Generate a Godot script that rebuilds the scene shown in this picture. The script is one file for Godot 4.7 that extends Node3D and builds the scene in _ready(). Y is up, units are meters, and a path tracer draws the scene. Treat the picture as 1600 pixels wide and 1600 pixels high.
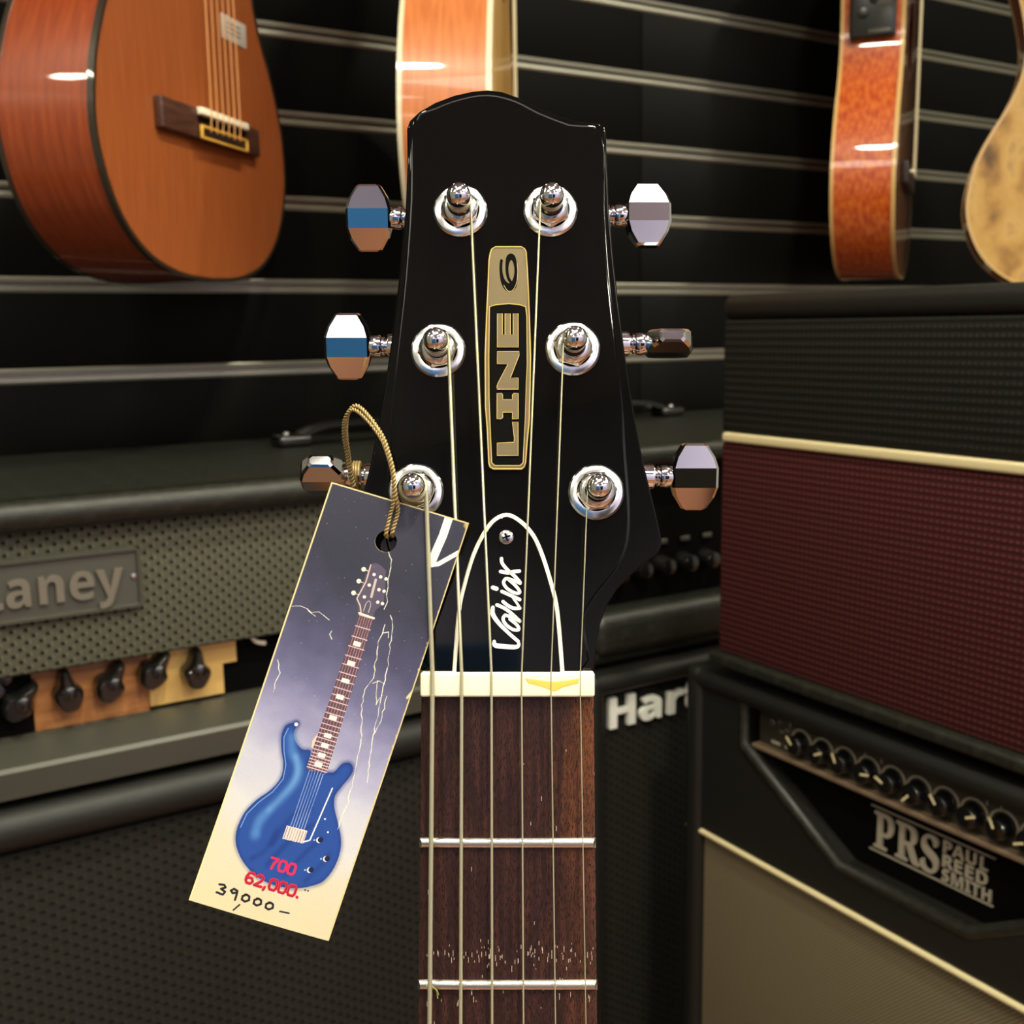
extends Node3D

# ---------------------------------------------------------------- mesh builder
class MB:
	var st := SurfaceTool.new()
	var k := 1.0
	var xf := Transform3D.IDENTITY
	var uvx := Vector3(1, 0, 0)
	var uvy := Vector3(0, 1, 0)
	var uv0 := Vector2.ZERO
	var gid := 1

	func _init(scale := 1.0, at := Transform3D.IDENTITY) -> void:
		k = scale
		xf = at
		st.begin(Mesh.PRIMITIVE_TRIANGLES)

	func put(p: Vector3) -> void:
		st.set_uv(Vector2(p.dot(uvx), p.dot(uvy)) + uv0)
		st.add_vertex((xf * p) * k)

	func t(a: Vector3, b: Vector3, c: Vector3, g := -1) -> void:
		st.set_smooth_group(g)
		put(a)
		put(c)
		put(b)

	func q(a: Vector3, b: Vector3, c: Vector3, d: Vector3, g := -1) -> void:
		t(a, b, c, g)
		t(a, c, d, g)

	func mesh() -> ArrayMesh:
		st.generate_normals()
		st.index()
		return st.commit()

	func next() -> int:
		gid += 1
		return gid

	# solid of a polygon: prof lists (inset, z) from the back to the front
	func extr(poly: PackedVector2Array, prof: Array, smooth := false, caps := true) -> void:
		var p := ccw(poly)
		var rings := []
		for a in prof:
			var r := inset(p, a.x)
			var v := PackedVector3Array()
			for s in r:
				v.append(Vector3(s.x, s.y, a.y))
			rings.append(v)
		var n := p.size()
		var g := next() if smooth else -1
		for j in rings.size() - 1:
			for i in n:
				var m := (i + 1) % n
				q(rings[j][i], rings[j][m], rings[j + 1][m], rings[j + 1][i], g)
		if caps:
			cap(inset(p, prof[0].x), prof[0].y, true)
			cap(inset(p, prof[-1].x), prof[-1].y, false)

	func cap(p: PackedVector2Array, z: float, back: bool) -> void:
		var ix := Geometry2D.triangulate_polygon(p)
		for i in range(0, ix.size(), 3):
			var a := Vector3(p[ix[i]].x, p[ix[i]].y, z)
			var b := Vector3(p[ix[i + 1]].x, p[ix[i + 1]].y, z)
			var c := Vector3(p[ix[i + 2]].x, p[ix[i + 2]].y, z)
			var up := (b - a).cross(c - a).z > 0.0
			if up != back:
				t(a, b, c)
			else:
				t(a, c, b)

	func ccw(p: PackedVector2Array) -> PackedVector2Array:
		var s := 0.0
		for i in p.size():
			s += p[i].cross(p[(i + 1) % p.size()])
		var r := p.duplicate()
		if s < 0.0:
			r.reverse()
		return r

	func inset(p: PackedVector2Array, d: float) -> PackedVector2Array:
		if d == 0.0:
			return p
		var r := PackedVector2Array()
		var n := p.size()
		for i in n:
			var e1 := (p[i] - p[(i + n - 1) % n]).normalized()
			var e2 := (p[(i + 1) % n] - p[i]).normalized()
			var n1 := Vector2(-e1.y, e1.x)
			var n2 := Vector2(-e2.y, e2.x)
			var m := (n1 + n2).normalized()
			r.append(p[i] + m * (d / maxf(0.5, m.dot(n1))))
		return r

	# wall between two offsets of one outline
	func band(poly: PackedVector2Array, d1: float, z1: float, d2: float, z2: float, g: int) -> void:
		var p := ccw(poly)
		var a := inset(p, d1)
		var b := inset(p, d2)
		for i in p.size():
			var m := (i + 1) % p.size()
			q(Vector3(a[i].x, a[i].y, z1), Vector3(a[m].x, a[m].y, z1), Vector3(b[m].x, b[m].y, z2), Vector3(b[i].x, b[i].y, z2), g)

	# turned shape round the local z axis of at: prof is r, z, r, z, ...
	func lathe(prof: Array, seg: int, at := Transform3D.IDENTITY, flat := false) -> void:
		var g := next()
		var n := prof.size() / 2
		for j in n - 1:
			var a := Vector2(prof[2 * j], prof[2 * j + 1])
			var b := Vector2(prof[2 * j + 2], prof[2 * j + 3])
			if j > 0:
				var o := Vector2(prof[2 * j - 2], prof[2 * j - 1])
				if absf((a - o).angle_to(b - a)) > 0.6:
					g = next()
			for i in seg:
				var c0 := Vector2.from_angle(TAU * i / seg)
				var c1 := Vector2.from_angle(TAU * (i + 1) / seg)
				var gg := -1 if flat else g
				var p0 := at * Vector3(c0.x * a.x, c0.y * a.x, a.y)
				var p1 := at * Vector3(c1.x * a.x, c1.y * a.x, a.y)
				var p2 := at * Vector3(c1.x * b.x, c1.y * b.x, b.y)
				var p3 := at * Vector3(c0.x * b.x, c0.y * b.x, b.y)
				if a.x > 0.0:
					t(p0, p1, p2, gg)
				if b.x > 0.0:
					t(p0, p2, p3, gg)

	func tube(path: PackedVector3Array, r: Variant, seg := 8, closed := false) -> void:
		var n := path.size()
		var g := next()
		var rings := []
		var up := Vector3.ZERO
		for i in n:
			var d := (path[(i + 1) % n] - path[(i + n - 1) % n]) if closed else path[mini(i + 1, n - 1)] - path[maxi(i - 1, 0)]
			d = d.normalized()
			if up == Vector3.ZERO:
				up = d.cross(Vector3(0.31, 0.2, 0.93)).normalized()
			up = (up - d * up.dot(d)).normalized()
			var s := d.cross(up)
			var rr: float = r[i] if r is Array or r is PackedFloat32Array else r
			var v := PackedVector3Array()
			for a in seg:
				v.append(path[i] + (up * cos(TAU * a / seg) + s * sin(TAU * a / seg)) * rr)
			rings.append(v)
		for i in (n if closed else n - 1):
			for a in seg:
				var b := (a + 1) % seg
				q(rings[i][a], rings[i][b], rings[(i + 1) % n][b], rings[(i + 1) % n][a], g)
		if not closed:
			for a in range(1, seg - 1):
				t(rings[0][0], rings[0][a + 1], rings[0][a])
				t(rings[n - 1][0], rings[n - 1][a], rings[n - 1][a + 1])

	# flat stroke with thickness lying in the local xy plane
	func ribbon(path: PackedVector2Array, w: Variant, z0: float, z1: float, closed := false) -> void:
		var n := path.size()
		var l := PackedVector3Array()
		var r := PackedVector3Array()
		for i in n:
			var d := (path[(i + 1) % n] - path[(i + n - 1) % n]) if closed else path[mini(i + 1, n - 1)] - path[maxi(i - 1, 0)]
			d = d.normalized()
			var ww: float = (w[i] if w is Array else w) * 0.5
			l.append(Vector3(path[i].x - d.y * ww, path[i].y + d.x * ww, z1))
			r.append(Vector3(path[i].x + d.y * ww, path[i].y - d.x * ww, z1))
		var dz := Vector3(0, 0, z0 - z1)
		for i in (n if closed else n - 1):
			var m := (i + 1) % n
			q(l[i], r[i], r[m], l[m])
			q(l[i] + dz, l[i], l[m], l[m] + dz)
			q(r[i], r[i] + dz, r[m] + dz, r[m])
		if not closed:
			for e in [0, n - 1]:
				var c := Vector3(path[e].x, path[e].y, z1)
				var from := (l[e] - c) if e == 0 else (r[e] - c)
				for s in 6:
					var a := c + from.rotated(Vector3.BACK, PI * s / 6)
					var b := c + from.rotated(Vector3.BACK, PI * (s + 1) / 6)
					t(c, a, b)
					q(a + dz, b + dz, b, a)

	# box with rounded edges
	func rbox(c: Vector3, size: Vector3, r: float, n := 2) -> void:
		var h := size * 0.5
		r = minf(r, minf(h.x, minf(h.y, h.z)) * 0.999)
		var g := next()
		for ax in 3:
			var u := (ax + 1) % 3
			var v := (ax + 2) % 3
			var cu := PackedFloat32Array()
			var cv := PackedFloat32Array()
			for s in [-1.0, 1.0]:
				for i in n + 1:
					var f := tan(PI / 4 * (float(i) / n if s > 0 else 1.0 - float(i) / n))
					cu.append(s * (h[u] - r + r * f))
					cv.append(s * (h[v] - r + r * f))
			for s in [-1.0, 1.0]:
				for i in cu.size() - 1:
					for j in cv.size() - 1:
						var ps := []
						for o in [[0, 0], [1, 0], [1, 1], [0, 1]]:
							var p := Vector3.ZERO
							p[ax] = s * h[ax]
							p[u] = cu[i + o[0]]
							p[v] = cv[j + o[1]]
							var inner := p.clamp(-h + Vector3.ONE * r, h - Vector3.ONE * r)
							var d := p - inner
							ps.append(c + inner + (d.normalized() * r if d.length() > 0.0 else Vector3.ZERO))
						if s > 0:
							q(ps[0], ps[1], ps[2], ps[3], g)
						else:
							q(ps[0], ps[3], ps[2], ps[1], g)

	func box(c: Vector3, size: Vector3) -> void:
		var h := size * 0.5
		for ax in 3:
			var u := (ax + 1) % 3
			var v := (ax + 2) % 3
			for s in [-1.0, 1.0]:
				var ps := []
				for o in [[-1, -1], [1, -1], [1, 1], [-1, 1]]:
					var p := Vector3.ZERO
					p[ax] = s * h[ax]
					p[u] = o[0] * h[u]
					p[v] = o[1] * h[v]
					ps.append(c + p)
				if s > 0:
					q(ps[0], ps[1], ps[2], ps[3])
				else:
					q(ps[0], ps[3], ps[2], ps[1])


# ---------------------------------------------------------------- small helpers
var taken := {}


func numbered(n: String) -> String:
	if not taken.has(n):
		taken[n] = 0
		return n
	taken[n] += 1
	return "%s_%03d" % [n, taken[n]]


func thing(called: String, label: String, category: String, at := Transform3D.IDENTITY, group := "") -> Node3D:
	var o := Node3D.new()
	o.name = numbered(called)
	add_child(o)
	o.transform = at
	o.set_meta("label", label)
	o.set_meta("category", category)
	if group:
		o.set_meta("group", group)
	return o


func part(called: String, b: MB, m: Material, parent: Node3D, label := "") -> MeshInstance3D:
	return inst(called, b.mesh(), m, parent, label)


func inst(called: String, mesh: Mesh, m: Material, parent: Node3D, label := "") -> MeshInstance3D:
	var o := MeshInstance3D.new()
	o.name = called
	o.mesh = mesh
	o.material_override = m
	o.cast_shadow = GeometryInstance3D.SHADOW_CASTING_SETTING_ON
	parent.add_child(o, true)
	if label:
		o.set_meta("label", label)
	return o


func P(a: Array) -> PackedVector2Array:
	var r := PackedVector2Array()
	for i in range(0, a.size(), 2):
		r.append(Vector2(a[i], a[i + 1]))
	return r


func smooth2(p: PackedVector2Array, n: int, closed := false) -> PackedVector2Array:
	var r := PackedVector2Array()
	var c := p.size()
	for i in (c if closed else c - 1):
		var a := p[(i + c - 1) % c] if closed else p[maxi(i - 1, 0)]
		var d := p[(i + 2) % c] if closed else p[mini(i + 2, c - 1)]
		for j in n:
			r.append(p[i].cubic_interpolate(p[(i + 1) % c], a, d, float(j) / n))
	if not closed:
		r.append(p[c - 1])
	return r


func smooth3(p: PackedVector3Array, n: int) -> PackedVector3Array:
	var r := PackedVector3Array()
	var c := p.size()
	for i in c - 1:
		for j in n:
			r.append(p[i].cubic_interpolate(p[i + 1], p[maxi(i - 1, 0)], p[mini(i + 2, c - 1)], float(j) / n))
	r.append(p[c - 1])
	return r


func rrect(x0: float, y0: float, x1: float, y1: float, r: float, n := 4) -> PackedVector2Array:
	var o := PackedVector2Array()
	for c in [[x1 - r, y1 - r, 0.0], [x0 + r, y1 - r, 90.0], [x0 + r, y0 + r, 180.0], [x1 - r, y0 + r, 270.0]]:
		for i in n + 1:
			o.append(Vector2(c[0], c[1]) + Vector2.from_angle(deg_to_rad(c[2] + 90.0 * i / n)) * r)
	return o


func at_z(x: float, y: float, z: float, turn := 0.0) -> Transform3D:
	return Transform3D(Basis(Vector3.BACK, turn), Vector3(x, y, z))


func along(dir: Vector3, o: Vector3) -> Transform3D:   # local z along dir
	var z := dir.normalized()
	var x := Vector3.UP.cross(z)
	if x.length() < 0.01:
		x = Vector3.RIGHT
	x = x.normalized()
	return Transform3D(Basis(x, z.cross(x), z), o)


func text(called: String, s: String, face: String, weight: int, m: Material, w: float, h: float, d: float, at: Transform3D, parent: Node3D) -> MeshInstance3D:
	var f := SystemFont.new()
	f.font_names = PackedStringArray([face])
	f.font_weight = weight
	var tm := TextMesh.new()
	tm.text = s
	tm.font = f
	tm.font_size = 64
	tm.pixel_size = 0.01
	tm.depth = 0.05
	tm.curve_step = 1.0
	var ab := tm.get_aabb()
	var sc := Vector3(w / ab.size.x, h / ab.size.y, d / ab.size.z)
	var o := inst(called, tm, m, parent)
	o.transform = at * Transform3D(Basis.from_scale(sc), -ab.get_center() * sc)
	return o


# ---------------------------------------------------------------- materials
func mat(c: Color, rough := 0.5, metal := 0.0, spec := 0.5) -> StandardMaterial3D:
	var m := StandardMaterial3D.new()
	m.albedo_color = c
	m.roughness = rough
	m.metallic = metal
	m.metallic_specular = spec
	return m


func rgb(r: int, g: int, b: int) -> Color:
	return Color(r / 255.0, g / 255.0, b / 255.0)


func coated(m: StandardMaterial3D, rough := 0.04, amount := 1.0) -> StandardMaterial3D:
	m.clearcoat_enabled = true
	m.clearcoat = amount
	m.clearcoat_roughness = rough
	return m


func noise(kind: int, freq: float, octaves := 4, sd := 1) -> FastNoiseLite:
	var n := FastNoiseLite.new()
	n.noise_type = kind
	n.frequency = freq
	n.fractal_octaves = octaves
	n.seed = sd
	return n


func ntex(n: FastNoiseLite, cols: Array, side := 256) -> NoiseTexture2D:
	var t := NoiseTexture2D.new()
	t.width = side
	t.height = side
	t.seamless = true
	t.noise = n
	var g := Gradient.new()
	var off := PackedFloat32Array()
	var cc := PackedColorArray()
	for i in cols.size():
		off.append(float(i) / (cols.size() - 1))
		cc.append(cols[i])
	g.offsets = off
	g.colors = cc
	t.color_ramp = g
	return t


func ntex_n(n: FastNoiseLite, strength: float, side := 256) -> NoiseTexture2D:
	var t := NoiseTexture2D.new()
	t.width = side
	t.height = side
	t.seamless = true
	t.noise = n
	t.as_normal_map = true
	t.bump_strength = strength
	return t


func tri(m: StandardMaterial3D, sc: Vector3, off := Vector3.ZERO) -> StandardMaterial3D:
	m.uv1_triplanar = true
	m.uv1_scale = sc
	m.uv1_offset = off
	m.uv1_triplanar_sharpness = 4.0
	return m


func wood(cols: Array, sc: Vector3, rough := 0.35, sd := 3) -> StandardMaterial3D:
	var m := mat(Color.WHITE, rough)
	m.albedo_texture = ntex(noise(FastNoiseLite.TYPE_SIMPLEX_SMOOTH, 0.02, 5, sd), cols)
	return tri(m, sc)


# grille cloth: one repeat of the weave, with relief
func lattice(kind: String, cols: Array, size: Vector2) -> StandardMaterial3D:
	var n := 32
	var im := Image.create(n, n, false, Image.FORMAT_RGB8)
	var hm := Image.create(n, n, false, Image.FORMAT_RGB8)
	for y in n:
		for x in n:
			var p := Vector2((x + 0.5) / n, (y + 0.5) / n)
			var h := 0.6
			if kind == "basket":
				for g in [Vector2(0.25, 0.25), Vector2(0.75, 0.75)]:
					var d: Vector2 = (p - g).posmod(1.0)
					d -= d.round()
					h -= 0.6 * (1.0 - smoothstep(0.1, 0.17, Vector2(d.x * 0.85, d.y * 0.9).length()))
					var e: Vector2 = (p - g - Vector2(0.22, -0.06)).posmod(1.0)
					e -= e.round()
					h += 0.4 * (1.0 - smoothstep(0.03, 0.12, Vector2(e.x, e.y * 0.45).length()))
			elif kind == "dots":
				var band := 0.5 + 0.5 * cos(TAU * (p.y - 0.4))
				var dot := 0.5 + 0.5 * cos(TAU * (p.x - 0.5))
				h = 0.15 + 0.45 * band + 0.4 * band * dot * dot
			else:
				h = 0.5 + 0.5 * sin(TAU * (p.x + p.y)) * 0.9
			h = clampf(h, 0.0, 1.0)
			im.set_pixel(x, y, cols[0].lerp(cols[1], h * 2.0) if h < 0.5 else cols[1].lerp(cols[2], h * 2.0 - 1.0))
			hm.set_pixel(x, y, Color(h, h, h))
	var m := mat(Color.WHITE, 0.8, 0.0, 0.3)
	m.albedo_texture = ImageTexture.create_from_image(im)
	m.heightmap_enabled = true
	m.heightmap_texture = ImageTexture.create_from_image(hm)
	m.heightmap_scale = 0.06
	return tri(m, Vector3(1.0 / size.x, 1.0 / size.y, 1.0 / size.x))


var M := {}


func materials() -> void:
	M.black_gloss = coated(mat(rgb(7, 7, 6), 0.4, 0.0, 0.0), 0.04, 0.5)
	M.chrome = mat(rgb(226, 226, 230), 0.07, 1.0)
	M.chrome_soft = mat(rgb(205, 205, 210), 0.2, 1.0)
	M.chrome_satin = mat(rgb(236, 236, 238), 0.2, 1.0)
	M.steel = mat(rgb(198, 194, 164), 0.42, 0.7)
	M.nickel = mat(rgb(235, 232, 222), 0.28, 1.0)
	M.gold = mat(rgb(140, 126, 97), 0.34, 1.0)
	M.gold_highlight = mat(rgb(236, 206, 120), 0.3, 0.6)  # lighter gold that paints the highlights on the badge edges
	M.bone = mat(rgb(248, 238, 208), 0.35)
	M.glue = mat(rgb(240, 196, 92), 0.4)
	M.white_plastic = mat(rgb(240, 233, 215), 0.35)
	M.white_print = mat(rgb(235, 235, 228), 0.5)
	M.black_plastic = coated(mat(rgb(14, 14, 13), 0.25), 0.1, 0.6)
	M.black_satin = mat(rgb(8, 8, 7), 0.55, 0.0, 0.15)
	M.dark_metal = mat(rgb(70, 62, 48), 0.3, 1.0)
	M.cord = mat(rgb(164, 142, 94), 0.42, 0.4)
	M.edge_card = mat(rgb(214, 190, 132), 0.8)
	var tol := mat(rgb(19, 19, 17), 0.5, 0.0, 0.45)
	tol.normal_enabled = true
	tol.normal_texture = ntex_n(noise(FastNoiseLite.TYPE_SIMPLEX, 0.09, 3, 5), 5.0)
	tol.normal_scale = 0.35
	M.tolex = tri(tol, Vector3(30, 30, 30))
	var tl2: StandardMaterial3D = tol.duplicate()
	tl2.albedo_color = Color.WHITE
	tl2.albedo_texture = ntex(noise(FastNoiseLite.TYPE_SIMPLEX, 0.012, 5, 9), [rgb(24, 25, 21), rgb(30, 31, 26), rgb(42, 43, 37)])
	tl2.uv1_scale = Vector3(30, 30, 30)
	tl2.roughness = 0.34
	M.tolex_worn = tl2
	M.panel_black = mat(rgb(11, 11, 9), 0.55, 0.0, 0.2)
	M.alu = mat(rgb(150, 148, 134), 0.45, 0.85)
	M.alu_dark = mat(rgb(70, 68, 60), 0.6, 0.5)
	M.grille_olive = lattice("basket", [rgb(16, 16, 13), rgb(68, 67, 55), rgb(96, 95, 80)], Vector2(0.0105, 0.0101))
	M.grille_black = lattice("basket", [rgb(8, 8, 7), rgb(29, 28, 24), rgb(38, 36, 31)], Vector2(0.0150, 0.0102))
	M.grille_red = lattice("dots", [rgb(44, 13, 13), rgb(58, 20, 21), rgb(96, 50, 52)], Vector2(0.0051, 0.0055))
	M.grille_dark = lattice("dots", [rgb(15, 15, 13), rgb(24, 24, 21), rgb(44, 43, 38)], Vector2(0.0051, 0.0066))
	M.grille_tan = lattice("twill", [rgb(80, 72, 54), rgb(108, 98, 77), rgb(126, 115, 93)], Vector2(0.0038, 0.0038))
	M.piping_brown = mat(rgb(104, 86, 68), 0.6)
	M.piping_cream = mat(rgb(214, 200, 156), 0.5)
	M.plate_grey = mat(rgb(74, 74, 66), 0.45, 0.3)
	M.plate_letter = mat(rgb(106, 99, 88), 0.5, 0.2)
	M.panel_gold = mat(rgb(214, 176, 104), 0.42, 0.35)
	M.panel_reflection = wood([rgb(136, 86, 46), rgb(160, 104, 58), rgb(176, 122, 70)], Vector3(4, 22, 4), 0.35, 21)  # brown reflection in the gold panel, painted as its own colour
	M.rail_grey = mat(rgb(62, 61, 54), 0.4, 0.2)
	M.control_panel = mat(rgb(62, 58, 48), 0.45, 0.3)
	M.logo_tan = mat(rgb(176, 166, 148), 0.45, 0.2)
	M.top_cedar = coated(wood([rgb(138, 70, 32), rgb(148, 78, 36), rgb(154, 84, 41)], Vector3(30, 2, 30), 0.4, 11), 0.15, 0.35)
	M.side_red = coated(wood([rgb(120, 46, 16), rgb(136, 56, 20), rgb(150, 68, 26)], Vector3(8, 3, 30), 0.35, 12), 0.03, 0.65)
	M.side_orange = coated(wood([rgb(170, 92, 44), rgb(188, 108, 54), rgb(200, 122, 66)], Vector3(6, 3, 24), 0.35, 13), 0.03)
	M.side_flame = coated(wood([rgb(150, 44, 12), rgb(190, 84, 26), rgb(206, 118, 44)], Vector3(10, 12, 24), 0.35, 14), 0.03)
	M.top_tan = coated(wood([rgb(186, 138, 66), rgb(204, 156, 84), rgb(214, 170, 98)], Vector3(26, 2, 26), 0.4, 15), 0.1, 0.5)
	M.top_brown = coated(wood([rgb(82, 46, 22), rgb(104, 62, 32), rgb(124, 78, 42)], Vector3(26, 2, 26), 0.4, 16), 0.08)
	var mt := mat(Color.WHITE, 0.5)
	mt.albedo_texture = ntex(noise(FastNoiseLite.TYPE_SIMPLEX, 0.012, 5, 17), [rgb(84, 62, 36), rgb(150, 110, 54), rgb(186, 144, 74), rgb(196, 158, 90), rgb(150, 116, 66)])
	M.top_mottled = tri(mt, Vector3(3.2, 2.6, 3))
	M.tie_gold = mat(rgb(222, 170, 66), 0.4)
	M.ebony = mat(rgb(34, 22, 17), 0.45)
	M.bridge_wood = wood([rgb(50, 28, 20), rgb(70, 40, 28), rgb(84, 52, 36)], Vector3(4, 40, 40), 0.45, 19)
	M.binding_white = coated(mat(rgb(206, 198, 168), 0.35), 0.05)
	M.binding_dark = coated(mat(rgb(40, 32, 22), 0.35), 0.05)
	M.binding_cream = coated(mat(rgb(206, 168, 104), 0.35), 0.05)
	M.nylon = mat(rgb(206, 150, 92), 0.3)
	M.bronze = mat(rgb(214, 200, 160), 0.35, 0.6)
	M.sticker = mat(rgb(186, 178, 166), 0.6)
	M.floor_wood = wood([rgb(104, 64, 36), rgb(122, 76, 43), rgb(138, 90, 54)], Vector3(0.9, 0.9, 0.16), 0.3, 23)
	M.ceiling = mat(rgb(206, 204, 210), 0.9)
	M.wall_dark = mat(rgb(184, 180, 216), 0.8)
	M.wall_side = mat(rgb(150, 152, 146), 0.85)
	M.added_blue = mat(rgb(40, 108, 172), 0.85)
	M.lamp = mat(rgb(255, 250, 240), 0.5)
	M.lamp.emission_enabled = true
	M.lamp.emission = Color(1.0, 0.93, 0.82)
	M.lamp.emission_energy_multiplier = 14.0
	M.lamp_panel = mat(rgb(255, 250, 240), 0.5)
	M.lamp_panel.emission_enabled = true
	M.lamp_panel.emission = Color(1.0, 0.95, 0.88)
	M.lamp_panel.emission_energy_multiplier = 1.2
	M.body_blue = coated(wood([rgb(16, 34, 96), rgb(30, 62, 142), rgb(52, 98, 176)], Vector3(14, 5, 14), 0.3, 31), 0.04)


# ---------------------------------------------------------------- places
# wall frame: x along the slatted wall, y up, z out of it; stack frame: the pile of amplifiers turned a quarter from it
var WALL := Transform3D(Basis(Vector3.UP, deg_to_rad(31.8)), Vector3(-0.537, 0, -1.1997))
var STACK := Transform3D(Basis(Vector3.UP, deg_to_rad(-58.2)), Vector3(0.171, 0, -1.053))
var LENS := Transform3D(Basis(Vector3(0.9999, -0.0142, 0.0024), Vector3(0.0144, 0.9864, -0.1637), Vector3(0, 0.1637, 0.9865)).orthonormalized(), Vector3(0, 1.13, 0))


func _ready() -> void:
	var cam := Camera3D.new()
	cam.name = "camera"
	cam.transform = LENS
	cam.fov = rad_to_deg(2.0 * atan(800.0 / 1739.0))
	cam.near = 0.02
	cam.far = 30.0
	var att := CameraAttributesPhysical.new()
	att.frustum_focal_length = 26.085
	att.frustum_focus_distance = 0.277
	att.exposure_aperture = 20.0
	cam.attributes = att
	add_child(cam)
	cam.current = true
	var we := WorldEnvironment.new()
	we.name = "surroundings"
	var env := Environment.new()
	env.background_mode = Environment.BG_COLOR
	env.background_color = Color(0.02, 0.02, 0.02)
	env.tonemap_mode = Environment.TONE_MAPPER_LINEAR
	env.tonemap_exposure = 1.1
	env.sdfgi_enabled = true
	env.ssao_enabled = true
	env.ssil_enabled = true
	we.environment = env
	add_child(we)
	materials()
	lamps()
	room()
	electric_guitar()
	price_tag()
	laney_side()
	bass_side()
	right_stack()
	hung_guitars()
	small_things()


# ---------------------------------------------------------------- lamps: place in the wall frame, energy
var SPOTS := [
	[Vector3(-0.55, 2.62, 1.15), 1.3], [Vector3(0.55, 2.62, 1.15), 1.3], [Vector3(1.65, 2.62, 1.15), 1.2],
	[Vector3(0.0, 2.62, 1.75), 2.1], [Vector3(1.3, 2.62, 2.2), 1.4],
	[Vector3(-2.2, 2.62, 0.5), 0.9], [Vector3(-1.35, 2.62, 0.6), 0.7], [Vector3(-2.25, 2.62, 3.2), 2.6], [Vector3(-0.35, 2.62, 3.2), 2.6], [Vector3(0.9, 2.62, 3.2), 2.6],  # last three added to brighten the wall mirrored in the washers
]


func lamps() -> void:
	var n := 0
	for s in SPOTS:
		var place: Transform3D = WALL * Transform3D(Basis.IDENTITY, s[0])
		var o := thing("ceiling_spotlight", "round recessed ceiling spotlight, number %s along the ceiling above the shop" % ["one", "two", "three", "four", "five", "six", "seven", "eight_added", "nine_added", "ten_added"][n], "ceiling light", place, "ceiling spotlights")
		n += 1
		var up := along(Vector3.UP, Vector3.ZERO)
		var b := MB.new()
		b.lathe([0.062, -0.01, 0.085, -0.012, 0.09, 0.0, 0.085, 0.08, 0.0, 0.08], 28, up)
		part("housing", b, M.alu, o)
		var d := MB.new()
		d.lathe([0.0, 0.0, 0.062, 0.0, 0.062, 0.012, 0.0, 0.012], 28, up)
		part("lamp_lens", d, M.lamp, o)
		var l := SpotLight3D.new()
		l.name = "spot_light"
		l.position = Vector3(0, -0.03, 0)
		l.rotation_degrees.x = -90
		l.spot_angle = 72
		l.spot_angle_attenuation = 0.7
		l.spot_range = 8
		l.spot_attenuation = 2
		l.light_energy = s[1]
		l.light_color = Color(1.0, 0.98, 0.87)
		l.light_size = 0.06
		l.shadow_enabled = true
		o.add_child(l)
	for s in [[Vector3(-0.55, 2.66, 1.86), 0.5, "over the viewer"], [Vector3(-1.95, 2.66, 1.9), 0.9, "over the far left"], [Vector3(0.75, 2.66, 2.75), 0.9, "behind the viewer"], [Vector3(2.0, 2.66, 1.9), 0.9, "over the far right"], [Vector3(2.05, 2.66, 3.0), 0.9, "in the far right corner"]]:  # unseen panels added for broad white reflections in the chrome
		var o := thing("added_panel_light", "added flat white square-cornered ceiling panel light %s" % s[2], "ceiling light", WALL * Transform3D(Basis.IDENTITY, s[0]))
		var b := MB.new()
		b.rbox(Vector3(0, 0.015, 0), Vector3(1.04, 0.03, 0.64), 0.008)
		part("frame", b, M.alu, o)
		var d := MB.new()
		d.box(Vector3(0, -0.004, 0), Vector3(0.98, 0.008, 0.58))
		part("diffuser_panel_light", d, M.lamp_panel, o)
		var l := AreaLight3D.new()
		l.name = "area_light"
		l.area_size = Vector2(0.98, 0.58)
		l.position = Vector3(0, -0.02, 0)
		l.rotation_degrees.x = -90
		l.area_range = 8
		l.light_energy = s[1]
		l.light_color = Color(1.0, 0.995, 0.92)
		l.shadow_enabled = true
		o.add_child(l)


# ---------------------------------------------------------------- room
func structure(called: String, label: String, category: String, c: Vector3, s: Vector3, m: Material) -> Node3D:
	var o := thing(called, label, category, WALL)
	o.set_meta("kind", "structure")
	var b := MB.new()
	b.box(c, s)
	part("backing_board" if called == "wall_back" else "surface", b, m, o)
	return o


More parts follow.
